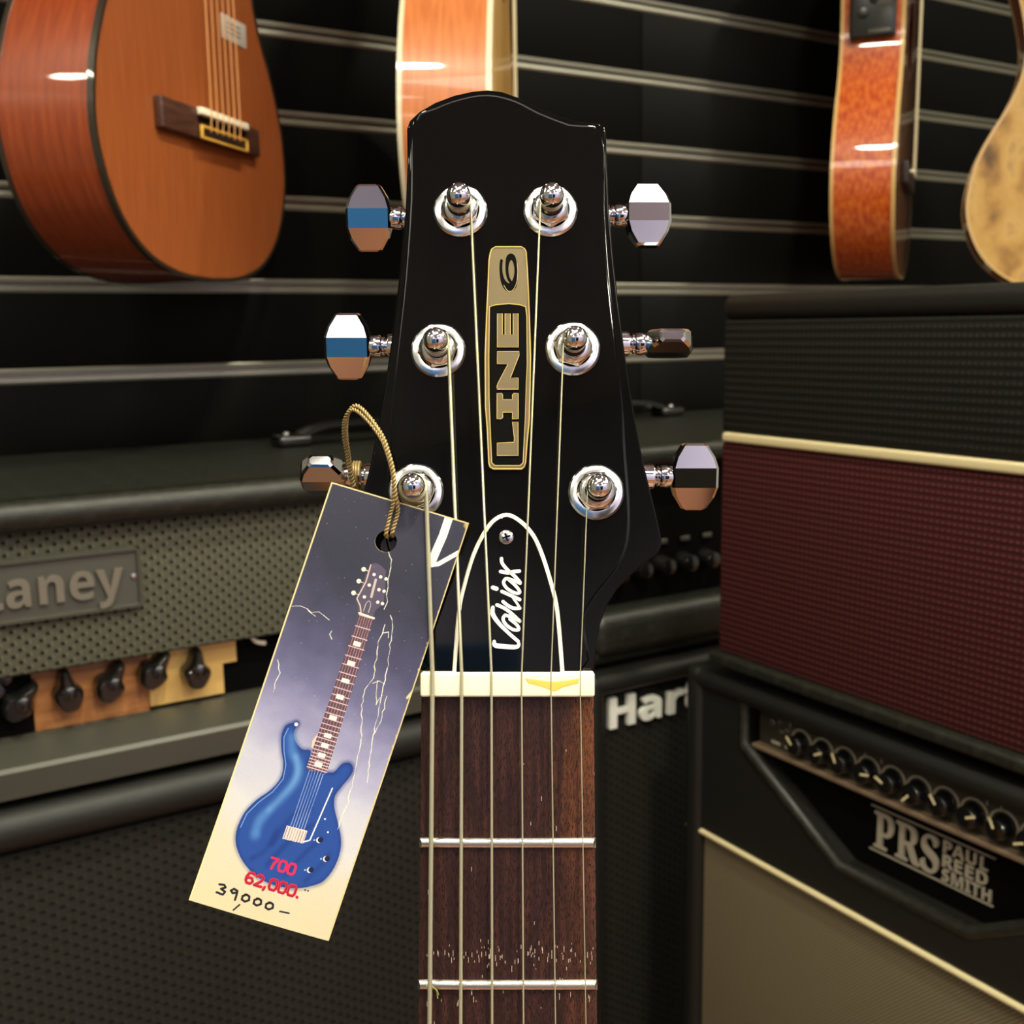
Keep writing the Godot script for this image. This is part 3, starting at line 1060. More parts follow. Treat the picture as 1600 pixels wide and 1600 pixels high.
func tag_print() -> ImageTexture:
	var w := int(35.0 * TP)
	var h := int(106.0 * TP)
	tag_im = Image.create(w, h, false, Image.FORMAT_RGB8)
	var n := noise(FastNoiseLite.TYPE_SIMPLEX, 0.006, 3, 61)
	var gr := noise(FastNoiseLite.TYPE_SIMPLEX, 0.25, 1, 62)
	var stops := [0.0, 0.18, 0.33, 0.45, 0.56, 0.66, 0.76, 0.86, 1.0]
	var cols := [rgb(58, 58, 72), rgb(52, 52, 66), rgb(74, 73, 100), rgb(108, 106, 142), rgb(152, 150, 182), rgb(184, 183, 200), rgb(200, 197, 200), rgb(202, 193, 172), rgb(206, 191, 156)]
	for y in h:
		for x in w:
			var v := clampf(float(y) / h + n.get_noise_2d(x, y) * 0.03 - 0.05 * (x / float(w) - 0.3), 0.0, 0.999)
			var i := 0
			while v >= stops[i + 1]:
				i += 1
			var c: Color = cols[i].lerp(cols[i + 1], (v - stops[i]) / (stops[i + 1] - stops[i]))
			var e := gr.get_noise_2d(x, y) * 0.02
			tag_im.set_pixel(x, y, Color(c.r + e, c.g + e, c.b + e))
	# printed guitar
	var body := smooth2(P([10.4, 58.5, 8.5, 59.8, 8.3, 62.6, 9.4, 65.8, 10.9, 68.8, 11.4, 72.2, 10.0, 75.7, 7.6, 78.9, 5.9, 82.4, 5.4, 86.2, 5.9, 89.2, 7.5, 91.9, 10.4, 94.5, 14.5, 96.4, 18.8, 96.9, 23.7, 96.1, 27.3, 94.3, 29.4, 92.3, 30.6, 88.8, 30.7, 84.9, 29.8, 81.7, 27.9, 78.4, 25.9, 75.2, 25.2, 72.6, 25.9, 70.3, 27.0, 67.5, 27.3, 65.3, 26.1, 64.1, 24.4, 64.8, 23.1, 67.3, 21.2, 67.7, 16.9, 68.3, 16.2, 64.1, 14.0, 64.2, 11.7, 62.6, 10.8, 60.8, 11.0, 58.7]), 4, true)
	var ring := body.duplicate()
	ring.append(body[0])
	pen(ring, 2.6, rgb(92, 92, 130), 0.06, 1.0)
	fill(body, rgb(38, 70, 144))
	pen(ring, 2.2, rgb(20, 36, 96), 0.2, 1.0)
	pen(smooth2(P([10.6, 61.5, 12.0, 65.4, 14.4, 68.0, 15.0, 71.4, 13.8, 75.2, 11.4, 79.9, 9.8, 83.5, 10.0, 87.2]), 5), 4.4, rgb(108, 164, 216), 0.22, 1.0)
	pen(smooth2(P([13.0, 66.0, 14.6, 69.0, 14.6, 72.4, 13.0, 76.4, 11.0, 80.5]), 5), 2.6, rgb(150, 196, 230), 0.16, 1.0)
	for d in [[14.5, 88.0, 17.0, 80.0, 21.0, 77.0], [15.0, 93.0, 18.5, 85.5, 22.5, 80.5], [20.0, 94.0, 22.5, 88.0, 25.5, 83.0], [11.0, 92.5, 13.5, 89.5, 14.5, 84.0], [25.0, 94.0, 27.0, 90.0, 28.5, 86.0]]:
		pen(smooth2(P(d), 5), 2.2, rgb(18, 32, 88), 0.16, 1.0)
	pen(P([9.2, 60.2, 8.9, 62.6, 10.0, 65.8, 11.5, 68.8, 12.0, 72.2, 10.6, 75.9, 8.2, 79.2, 6.4, 82.6, 6.0, 86.2]), 0.3, rgb(150, 190, 232), 0.35)
	dab(Vector2(10.7, 58.8), 0.5, rgb(240, 244, 250))
	fill(P([16.6, 59.1, 15.8, 61.4, 16.1, 63.1, 17.4, 63.0, 17.4, 59.1]), rgb(216, 190, 172))
	fill(P([16.7, 28.7, 20.3, 28.8, 21.5, 68.1, 16.5, 68.4]), rgb(92, 64, 74))
	for i in 27:
		var y := 29.0 + 39.4 * (1.0 - pow(2.0, -i / 12.0)) / (1.0 - pow(2.0, -27.0 / 12.0))
		var f := (y - 28.7) / 39.6
		pen(P([16.7 - 0.2 * f, y, 20.3 + 1.2 * f, y]), 0.32, rgb(206, 180, 184))
	for i in 6:
		pen(P([17.0 + i * 0.6, 28.8, 17.0 + i * 0.82, 68.3]), 0.14, rgb(190, 170, 180), 0.7)
		pen(P([17.4 + i * 0.68, 68.4, 17.4 + i * 0.66, 82.8]), 0.18, rgb(160, 176, 214), 0.8)
	for p in P([18.5, 36.0, 18.6, 40.9, 18.7, 45.4, 18.7, 49.5, 18.7, 54.8, 18.9, 59.3, 19.0, 61.7, 19.0, 64.2, 19.0, 66.5]):
		fill(P([p.x - 0.9, p.y - 0.55, p.x + 0.9, p.y - 0.55, p.x + 0.9, p.y + 0.55, p.x - 0.9, p.y + 0.55]), rgb(236, 222, 214))
	fill(P([15.4, 16.5, 16.6, 15.8, 18.0, 16.1, 19.4, 16.9, 20.8, 21.7, 21.4, 24.8, 20.0, 27.1, 20.1, 28.7, 16.6, 28.5, 15.7, 26.9, 14.9, 25.7]), rgb(86, 78, 98))
	pen(P([15.5, 16.6, 15.7, 20.8, 14.9, 25.4, 16.2, 26.8, 16.9, 28.3]), 0.35, rgb(222, 190, 176))
	for p in P([14.2, 18.1, 14.0, 21.2, 13.7, 24.3]):
		dab(p, 0.62, rgb(232, 226, 208))
		pen(P([p.x, p.y, p.x + 1.2, p.y + 0.1]), 0.25, rgb(210, 196, 180))
	for p in P([17.0, 18.6, 18.7, 18.7, 20.1, 18.8, 16.7, 21.4, 19.3, 21.8, 20.6, 21.8, 16.5, 24.5, 20.0, 24.8, 21.2, 24.8]):
		dab(p, 0.45, rgb(232, 224, 214))
	pen(P([17.8, 19.7, 18.1, 24.0]), 0.75, rgb(196, 176, 172))
	pen(smooth2(P([17.4, 27.9, 17.4, 25.9, 18.0, 25.1, 18.6, 26.1, 18.6, 27.9]), 4), 0.18, rgb(200, 190, 190))
	pen(P([16.5, 28.6, 20.4, 28.8]), 0.55, rgb(240, 222, 196))
	fill(P([16.5, 82.6, 21.6, 82.4, 21.6, 85.6, 16.5, 85.9]), rgb(214, 198, 190))
	for i in 8:
		pen(P([16.8 + i * 0.65, 82.8, 16.8 + i * 0.65, 85.6]), 0.16, rgb(120, 96, 110))
	pen(P([24.0, 71.0, 22.9, 84.3, 21.5, 85.2]), 0.42, rgb(224, 222, 226))
	for p in P([25.0, 83.7, 28.0, 87.5, 25.2, 91.1]):
		dab(p, 0.75, rgb(226, 226, 222))
		dab(p + Vector2(0.3, -0.15), 0.7, rgb(26, 32, 62))
		dab(p + Vector2(-1.1, 0.3), 0.25, rgb(150, 176, 220))
	for p in P([24.7, 78.5, 26.4, 81.3]):
		dab(p, 0.25, rgb(232, 232, 236))
	# brand mark at the corner
	pen(P([29.9, 0.3, 29.9, 4.7, 29.5, 9.0, 29.3, 12.0]), 2.2, rgb(240, 238, 228), 1.0, 0.1)
	pen(P([29.3, 12.4, 31.0, 11.7, 35.0, 7.4]), 1.2, rgb(240, 238, 228), 1.0, 0.1)
	# prices
	write("700", Vector2(15.6, 90.7), Vector2(1.65, 2.7), 0.62, 0.75, rgb(196, 42, 84))
	write("62,000.", Vector2(11.3, 95.5), Vector2(1.75, 2.75), 0.58, 0.8, rgb(196, 40, 62))
	write("62,000.", Vector2(11.35, 95.6), Vector2(1.75, 2.75), 0.58, 0.2, rgb(110, 24, 40))
	dab(Vector2(25.7, 95.9), 0.25, rgb(70, 60, 60))
	dab(Vector2(26.4, 95.9), 0.25, rgb(70, 60, 60))
	write("39ooo", Vector2(5.7, 100.2), Vector2(2.1, 2.4), 0.9, 0.58, rgb(30, 28, 30), 0.03)
	pen(P([21.6, 102.4, 23.8, 102.2]), 0.46, rgb(30, 28, 30))
	pen(P([11.9, 103.6, 10.9, 105.2]), 0.46, rgb(30, 28, 30))
	# cracks of the laminate
	var cr := RandomNumberGenerator.new()
	cr.seed = 77
	for c in [[18.7, 12.3, 20.2, 14.8, 20.6, 18.8, 21.4, 22.4, 22.0, 24.0, 22.0, 26.0], [24.0, 27.0, 25.3, 29.7, 26.6, 35.8, 27.2, 38.6, 27.5, 41.4, 28.3, 46.1, 28.7, 50.0, 28.9, 54.3, 30.1, 60.4, 31.6, 67.3], [23.2, 29.5, 23.6, 31.7, 23.2, 34.0, 23.8, 36.2, 24.2, 39.0, 24.8, 42.7, 24.0, 46.0, 24.2, 49.8, 25.8, 54.0, 27.0, 58.8, 27.4, 63.0, 28.0, 66.4, 28.7, 73.1, 28.4, 80.0], [23.6, 31.7, 25.0, 31.0, 25.2, 32.4], [26.0, 43.0, 26.6, 46.0, 27.6, 48.8, 28.3, 46.1], [25.0, 44.0, 26.4, 43.0, 28.0, 43.4], [0.3, 31.7, 2.4, 31.0, 4.2, 31.2, 5.6, 31.8, 7.1, 31.1, 8.6, 31.6, 10.2, 32.3], [4.6, 31.6, 6.8, 32.4], [11.4, 34.7, 11.6, 35.6, 12.3, 36.6], [1.5, 45.1, 2.9, 48.0, 2.5, 50.0, 2.9, 52.9], [29.5, 46.0, 29.8, 52.0, 29.2, 56.0]]:
		var raw := P(c)
		var rough := PackedVector2Array()
		for q in raw.size() - 1:
			var steps := maxi(1, int(raw[q].distance_to(raw[q + 1]) / 0.9))
			for st in steps:
				rough.append(raw[q].lerp(raw[q + 1], float(st) / steps) + Vector2(cr.randf_range(-0.22, 0.22), 0.0))
		rough.append(raw[-1])
		for q in rough.size() - 1:
			pen(PackedVector2Array([rough[q], rough[q + 1]]), cr.randf_range(0.14, 0.36), rgb(224, 220, 200), 0.8, 0.5)
	var r := RandomNumberGenerator.new()
	r.seed = 8
	for i in 70:
		dab(Vector2(r.randf() * 35.0, r.randf() * 60.0), r.randf_range(0.08, 0.22), rgb(190, 188, 196), 0.6, 0.8)
	# scuffed edges
	pen(P([0.1, 0.1, 0.1, 105.9]), 0.6, rgb(222, 206, 156), 0.9)
	pen(P([0.1, 0.1, 34.9, 0.1]), 0.5, rgb(222, 206, 156), 0.9)
	pen(P([34.9, 0.1, 34.9, 105.9]), 0.6, rgb(212, 192, 140), 0.9)
	for i in 120:
		var y := r.randf() * 106.0
		dab(Vector2(35.0 - r.randf() * 0.25, y), r.randf_range(0.15, 0.5), rgb(214, 192, 136), 0.8, 0.5)
		dab(Vector2(r.randf() * 0.2, r.randf() * 106.0), r.randf_range(0.1, 0.25), rgb(222, 204, 150), 0.8, 0.5)
		dab(Vector2(r.randf() * 35.0, r.randf() * 0.2), r.randf_range(0.1, 0.3), rgb(222, 204, 150), 0.8, 0.5)
	pen(P([34.2, 45.0, 35.0, 43.0]), 0.8, rgb(220, 200, 146), 0.8)
	dab(Vector2(34.8, 0.6), 1.3, rgb(216, 186, 110), 0.8, 0.6)
	return ImageTexture.create_from_image(tag_im)


func tag_at(u: float, v: float, z: float) -> Vector3:
	var a := Vector2(0.9584, -0.2854)
	var b := Vector2(-0.3176, -0.9482)
	var p := Vector2(-42.88, 52.22) + a * u + b * v
	var f := v / 106.0
	var lift := 0.46 + 3.5 * f * f - 1.6 * pow(maxf(0.0, u / 35.0 - 0.6), 2.0) * f + 0.3 * sin(f * 7.0 + u * 0.06) * f + 0.68 * smoothstep(0.72, 1.0, u / 35.0) * exp(-v / 30.0)
	return Vector3(p.x, p.y, lift + z)


func price_tag() -> void:
	var o := thing("price_tag", "worn card price tag printed with a blue guitar, hanging on gold cord from tuner", "price tag", GUITAR)
	var us := [0.0, 0.35, 4.0, 8.0, 13.2, 21.2, 25.0, 29.0, 32.0, 34.65, 35.0]
	var vs := [0.0, 0.35, 3.0, 6.1, 14.1]
	for i in 30:
		vs.append(14.1 + (105.65 - 14.1) * (i + 1) / 30.0)
	vs.append(106.0)
	var c := Vector2(17.2, 10.1)
	for side in 2:
		var b := MB.new(MM)
		var z := 0.55 if side == 0 else 0.0
		b.uvx = Vector3.ZERO
		var put := func(u: float, v: float) -> Vector3:
			return tag_at(u, v, z)
		var tris := []
		for i in us.size() - 1:
			for j in vs.size() - 1:
				if i == 4 and j == 3:
					continue
				tris.append([us[i], vs[j], us[i], vs[j + 1], us[i + 1], vs[j + 1], us[i + 1], vs[j]])
		for k in 32:
			var q := []
			for e in 2:
				var d := Vector2.from_angle(TAU * (k + e + 0.0) / 32.0)
				var sq := d / maxf(absf(d.x), absf(d.y)) * 4.0
				q.append([c.x + d.x * 2.65, c.y + d.y * 2.65, c.x + sq.x, c.y + sq.y])
			tris.append([q[0][2], q[0][3], q[1][2], q[1][3], q[1][0], q[1][1], q[0][0], q[0][1]])
		for t in tris:
			var v := []
			for k in 4:
				v.append([tag_at(t[2 * k], t[2 * k + 1], z), Vector2(t[2 * k] / 35.0, t[2 * k + 1] / 106.0)])
			for ix in [[0, 1, 2], [0, 2, 3]]:
				b.st.set_smooth_group(-1)
				for k in ix:
					b.st.set_uv(v[k][1])
					b.st.add_vertex(v[k][0] * MM)
		if side == 0:
			var m := mat(Color.WHITE, 0.42, 0.0, 0.4)
			m.albedo_texture = tag_print()
			coated(m, 0.25, 0.25)
			part("printed_face", b, m, o)
		else:
			part("card_back", b, M.edge_card, o)
	var e := MB.new(MM)
	var rim := []
	for u in us:
		rim.append(Vector2(u, 0))
	for v in vs.slice(1):
		rim.append(Vector2(35.0, v))
	for k in range(us.size() - 2, -1, -1):
		rim.append(Vector2(us[k], 106.0))
	for k in range(vs.size() - 2, 0, -1):
		rim.append(Vector2(0.0, vs[k]))
	for k in rim.size():
		var p: Vector2 = rim[k]
		var q: Vector2 = rim[(k + 1) % rim.size()]
		e.q(tag_at(p.x, p.y, 0.0), tag_at(p.x, p.y, 0.56), tag_at(q.x, q.y, 0.56), tag_at(q.x, q.y, 0.0))
	for k in 32:
		var p := c + Vector2.from_angle(TAU * k / 32.0) * 2.65
		var q := c + Vector2.from_angle(TAU * (k + 1) / 32.0) * 2.65
		e.q(tag_at(p.x, p.y, 0.0), tag_at(q.x, q.y, 0.0), tag_at(q.x, q.y, 0.56), tag_at(p.x, p.y, 0.56))
	part("card_edge", e, M.edge_card, o)
	# cord: two twisted strands from the tuner shaft over to the hole
	var main := PackedVector3Array([Vector3(-40.4, 51.4, -20.3), Vector3(-41.0, 54.6, -19.0), Vector3(-41.3, 59.0, -16.5), Vector3(-41.5, 64.5, -12.0), Vector3(-40.6, 68.7, -8.0), Vector3(-38.2, 70.9, -5.0), Vector3(-34.8, 68.5, -2.0), Vector3(-30.7, 63.3, 1.4), Vector3(-28.7, 58.5, 3.0), Vector3(-27.6, 54.2, 3.4), Vector3(-27.3, 50.3, 3.2)])
	var ends := [PackedVector3Array([Vector3(-27.6, 47.0, 2.4), Vector3(-28.4, 44.6, 1.5), Vector3(-29.5, 40.2, 1.0), Vector3(-29.6, 39.2, 0.2), Vector3(-29.4, 38.8, -1.5)]), PackedVector3Array([Vector3(-26.6, 46.5, 2.5), Vector3(-26.8, 44.2, 1.5), Vector3(-28.0, 40.2, 1.0), Vector3(-28.1, 39.4, 0.2), Vector3(-28.2, 39.0, -1.5)])]
	for s in 2:
		var raw := PackedVector3Array()
		for k in main.size():
			var apart := 0.32 + 0.75 * exp(-pow((k - 5.0) / 2.0, 2.0))
			var d := Vector3(0.55, 0.7, 0.2) if k > 3 else Vector3(0.9, 0.1, 0.3)
			raw.append(main[k] + d * (apart if s == 0 else -apart) * (-0.6))
		raw.append_array(ends[s])
		var path := smooth3(raw, 14)
		for ply in 2:
			var tw := PackedVector3Array()
			var run := 0.0
			for k in path.size():
				if k > 0:
					run += path[k].distance_to(path[k - 1])
				var d := (path[mini(k + 1, path.size() - 1)] - path[maxi(k - 1, 0)]).normalized()
				var n1 := d.cross(Vector3(0.3, 0.1, 0.95)).normalized()
				var n2 := d.cross(n1)
				var a := TAU * run / 1.9 + PI * ply
				tw.append(path[k] + (n1 * cos(a) + n2 * sin(a)) * 0.29)
			var b := MB.new(MM)
			b.tube(tw, 0.33, 6)
			part("cord_strand", b, M.cord, o, "gold twisted cord")
	# the cord's turns round the tuner shaft
	var lp := PackedVector3Array()
	for k in 60:
		var a := TAU * 2.6 * k / 59.0
		var ctr := HEAD * Vector3(-39.2 - 1.9 * k / 59.0, 51.0, -17.0)
		lp.append(ctr + Vector3(0, sin(a), cos(a)) * 3.75)
	var lb := MB.new(MM)
	lb.tube(lp, 0.42, 6)
	part("cord_loop", lb, M.cord, o, "gold cord wound round the tuner shaft")


# ---------------------------------------------------------------- amplifiers along the slatted wall
func cabinet_shell(b: MB, x0: float, x1: float, y0: float, y1: float, z0: float, z1: float, t: float, r: float) -> void:
	b.rbox(Vector3((x0 + x1) / 2, y1 - t / 2, (z0 + z1) / 2), Vector3(x1 - x0, t, z1 - z0), r, 4)
	b.rbox(Vector3((x0 + x1) / 2, y0 + t / 2, (z0 + z1) / 2), Vector3(x1 - x0, t, z1 - z0), r, 3)
	for x in [x0 + t / 2, x1 - t / 2]:
		b.rbox(Vector3(x, (y0 + y1) / 2, (z0 + z1) / 2), Vector3(t, y1 - y0, z1 - z0), minf(r, t * 0.45), 3)
	b.box(Vector3((x0 + x1) / 2, (y0 + y1) / 2, z0 + 0.01), Vector3(x1 - x0 - t, y1 - y0 - t, 0.012))


func pointer_knob(w: float) -> ArrayMesh:
	var b := MB.new()
	var pts := smooth2(P([0.0, 0.0165, 0.0035, 0.014, 0.006, 0.004, 0.0105, -0.001, 0.0095, -0.0085, 0.0045, -0.0155, -0.0045, -0.0155, -0.0095, -0.0085, -0.0105, -0.001, -0.006, 0.004, -0.0035, 0.014]), 3, true)
	b.extr(pts, [Vector2(0, 0.0), Vector2(0, 0.009), Vector2(0.0012, 0.0135), Vector2(0.003, 0.0155)], true)
	b.lathe([0.0055, 0.014, 0.005, 0.0175, 0.003, 0.0185, 0.0, 0.0187], 16)
	return b.mesh()


func round_knob(r: float, d: float) -> ArrayMesh:
	var b := MB.new()
	b.lathe([r * 1.08, 0.0, r * 1.08, d * 0.2, r, d * 0.28, r * 0.94, d * 0.82, r * 0.82, d * 0.95, r * 0.5, d, 0.0, d * 1.02], 24)
	return b.mesh()


func strap_handle(o: Node3D, c: Vector3, l: float) -> void:
	var b := MB.new()
	var p := PackedVector3Array()
	for i in 21:
		var f := i / 20.0 * 2.0 - 1.0
		p.append(c + Vector3(f * l / 2, 0.018 * (1.0 - pow(absf(f), 4.0)) + 0.004, 0))
	for i in 20:
		for k in [[-0.012, 0.0], [0.012, 0.0]]:
			pass
		var a := p[i]
		var d := p[i + 1]
		var w := Vector3(0, 0, 0.012)
		var h := Vector3(0, 0.003, 0)
		b.q(a - w + h, a + w + h, d + w + h, d - w + h, 1)
		b.q(a + w - h, a - w - h, d - w - h, d + w - h, 2)
		b.q(a + w + h, a + w - h, d + w - h, d + w + h)
		b.q(a - w - h, a - w + h, d - w + h, d - w - h)
	var hd := part("handle", b, M.black_plastic, o, "black strap handle")
	for s in [-1.0, 1.0]:
		var e := MB.new()
		e.rbox(c + Vector3(s * l / 2, 0.006, 0), Vector3(0.04, 0.014, 0.034), 0.006, 3)
		part("handle_cap", e, M.black_plastic, hd)
		var sc := MB.new()
		sc.lathe([0.004, 0.0, 0.0035, 0.002, 0.0, 0.003], 12, along(Vector3.UP, c + Vector3(s * (l / 2 + 0.006), 0.013, 0)))
		part("screw", sc, M.chrome, hd)


func laney_side() -> void:
	var o := thing("guitar_amplifier", "amplifier with olive woven grille, grey nameplate and gold control panel", "amplifier", WALL)
	var x0 := -0.42
	var x1 := 0.46
	var b := MB.new()
	cabinet_shell(b, x0, x1, 0.772, 1.005, 0.03, 0.402, 0.024, 0.0115)
	part("cabinet", b, M.tolex_worn, o)
	var fr := MB.new()
	fr.rbox(Vector3((x0 + x1) / 2, 0.993, 0.385), Vector3(x1 - x0, 0.024, 0.026), 0.011, 4)
	part("front_rail", fr, M.tolex_worn, o)
	var gb := MB.new()
	gb.rbox(Vector3(0.02, 0.9245, 0.376), Vector3(0.84, 0.118, 0.016), 0.003)
	part("grille", gb, M.grille_olive, o, "olive woven grille cloth")
	var pb := MB.new()
	pb.tube(PackedVector3Array([Vector3(-0.39, 0.982, 0.386), Vector3(0.0, 0.983, 0.386), Vector3(0.435, 0.984, 0.386)]), 0.0022, 8)
	part("piping", pb, M.piping_brown, o, "thin brown piping")
	var nm := MB.new()
	nm.extr(rrect(-0.128, 0.9085, 0.0345, 0.9585, 0.005), [Vector2(0, 0.383), Vector2(0, 0.387), Vector2(0.001, 0.388), Vector2(0.0025, 0.388), Vector2(0.0032, 0.3868)])
	var np := part("nameplate", nm, M.plate_grey, o, "grey metal nameplate")
	var rim := MB.new()
	rim.ribbon(rrect(-0.1265, 0.91, 0.033, 0.957, 0.002), 0.0022, 0.386, 0.3892, true)
	part("plate_rim", rim, M.alu_dark, np)
	text("lettering", "Laney", "Droid Sans", 700, M.plate_letter, 0.106, 0.0385, 0.003, at_z(-0.033, 0.931, 0.3885, 0.0), np)
	for x in [-0.122, 0.0285]:
		var s := MB.new()
		s.lathe([0.0022, 0.0, 0.0018, 0.001, 0.0, 0.0013], 12, at_z(x, 0.935, 0.3875))
		part("screw", s, M.chrome, np)
	# control panel
	var cp := MB.new()
	cp.extr(P([0.0395, 0.815, 0.104, 0.815, 0.104, 0.842, 0.1165, 0.842, 0.1165, 0.874, 0.0395, 0.874]), [Vector2(0, 0.362), Vector2(0, 0.3655), Vector2(0.0005, 0.366)])
	var panel := part("control_panel", cp, M.panel_gold, o, "pale gold control panel")
	var hl := MB.new()
	hl.lathe([0.0032, 0.0, 0.0032, 0.0004, 0.0, 0.0005], 16, at_z(0.1105, 0.8665, 0.366))
	part("screw_hole", hl, M.black_satin, panel)
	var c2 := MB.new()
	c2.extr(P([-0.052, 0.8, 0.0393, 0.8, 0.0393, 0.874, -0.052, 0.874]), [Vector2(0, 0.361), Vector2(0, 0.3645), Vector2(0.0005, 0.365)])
	part("control_panel", c2, M.panel_reflection, o, "part of the gold control panel coloured with a brown reflection")
	var c3 := MB.new()
	c3.box(Vector3(-0.22, 0.837, 0.362), Vector3(0.336, 0.074, 0.006))
	part("control_panel", c3, M.black_satin, o, "black part of the control panel")
	var bp := MB.new()
	bp.box(Vector3(0.27, 0.837, 0.356), Vector3(0.34, 0.074, 0.006))
	part("blank_panel", bp, M.black_satin, o)
	var kn := pointer_knob(1.0)
	for k in [[0.078, 0.845, -0.08], [0.044, 0.85, -0.62], [0.008, 0.846, -0.5], [-0.027, 0.845, 0.1], [-0.062, 0.843, -0.75], [-0.097, 0.842, 0.3]]:
		var i := inst("knob", kn, M.black_plastic, o)
		i.transform = at_z(k[0], k[1], 0.366, k[2]).scaled_local(Vector3(1.1, 1.1, 1.25))
	for k in [[-0.072, 0.862], [-0.078, 0.852], [-0.067, 0.8685]]:
		var j := MB.new()
		j.lathe([0.0055, 0.0, 0.0055, 0.006, 0.0035, 0.0065, 0.0035, 0.012, 0.0, 0.0125], 16, at_z(k[0], k[1], 0.366))
		part("switch", j, M.black_plastic, o)
	var cl := MB.new()
	cl.tube(smooth3(PackedVector3Array([Vector3(0.128, 0.868, 0.366), Vector3(0.133, 0.859, 0.37), Vector3(0.142, 0.855, 0.368)]), 5), 0.0022, 8)
	part("clip", cl, M.white_plastic, o, "small curved white clip")
	var rl := MB.new()
	rl.extr(P([0.33, 0.772, 0.40, 0.772, 0.408, 0.776, 0.408, 0.797, 0.405, 0.8, 0.368, 0.812, 0.33, 0.812]), [Vector2(0, x0 + 0.02), Vector2(0, x1 - 0.02)])
	var rm := part("bottom_rail", rl, M.rail_grey, o, "grey sill below the control panel")
	rm.transform = Transform3D(Basis(Vector3(0, 0, 1), Vector3(0, 1, 0), Vector3(-1, 0, 0)), Vector3.ZERO)
	rm.transform = Transform3D(Basis(Vector3(0, 0, 1), Vector3(0, 1, 0), Vector3(1, 0, 0)), Vector3.ZERO)
	strap_handle(o, Vector3(0.345, 1.006, 0.145), 0.17)
	speaker_cab("speaker_cabinet", "black speaker cabinet with coarse black woven grille under the olive-grilled amplifier", -0.42, 0.46, 0.42, 0.034)


func speaker_cab(called: String, label: String, x0: float, x1: float, front: float, t: float) -> Node3D:
	var o := thing(called, label, "speaker cabinet", WALL)
	var b := MB.new()
	cabinet_shell(b, x0, x1, 0.012, 0.768, 0.03, front, t, t * 0.48)
	part("cabinet", b, M.tolex, o)
	var g := MB.new()
	g.rbox(Vector3((x0 + x1) / 2, 0.39, front - 0.022), Vector3(x1 - x0 - 2.0 * t + 0.004, 0.75 - 2.0 * t, 0.014), 0.004)
	part("grille", g, M.grille_black, o, "black woven grille cloth")
	for x in [x0 + 0.06, x1 - 0.06]:
		for z in [0.09, 0.37]:
			var f := MB.new()
			f.lathe([0.018, 0.0, 0.02, 0.013, 0.0, 0.013], 16, along(Vector3.UP, Vector3(x, 0, z)))
			part("rubber_foot", f, M.black_plastic, o)
	return o


func bass_side() -> void:
	var x0 := 0.475
	var x1 := 1.05
	var o := thing("bass_amplifier", "black amplifier with a row of round glossy knobs between headstock and red grille", "amplifier", WALL)
	var b := MB.new()
	cabinet_shell(b, x0, x1, 0.772, 1.004, 0.03, 0.385, 0.024, 0.0115)
	part("cabinet", b, M.tolex_worn, o)
	var f := MB.new()
	f.box(Vector3((x0 + x1) / 2, 0.93, 0.352), Vector3(x1 - x0 - 0.04, 0.098, 0.012))
	part("front_panel", f, M.black_satin, o)
	var c := MB.new()
	c.box(Vector3((x0 + x1) / 2, 0.858, 0.352), Vector3(x1 - x0 - 0.04, 0.05, 0.016))
	part("control_panel", c, M.black_satin, o)
	var kn := round_knob(0.0105, 0.02)
	for i in 9:
		var k := inst("knob", kn, M.black_plastic, o)
		k.transform = at_z(0.535 + i * 0.0325, 0.868, 0.36)
		if i > 0:
			var s := MB.new()
			s.rbox(Vector3(0.539 + i * 0.0325, 0.8935, 0.361), Vector3(0.013, 0.0055, 0.002), 0.0008, 1)
			part("button_label", s, M.plate_grey, o)
	var r := MB.new()
	r.rbox(Vector3((x0 + x1) / 2, 0.806, 0.368), Vector3(x1 - x0 - 0.03, 0.05, 0.05), 0.016, 4)
	part("bottom_rail", r, M.tolex_worn, o)
	strap_handle(o, Vector3(0.725, 1.005, 0.09), 0.22)
	var cab := speaker_cab("speaker_cabinet", "black speaker cabinet with white block lettering right of the fretboard", x0, x1, 0.402, 0.023)
	text("lettering", "Hartke", "Droid Sans", 700, M.white_print, 0.2, 0.0365, 0.006, at_z(0.6075, 0.7225, 0.39, 0.0), cab)


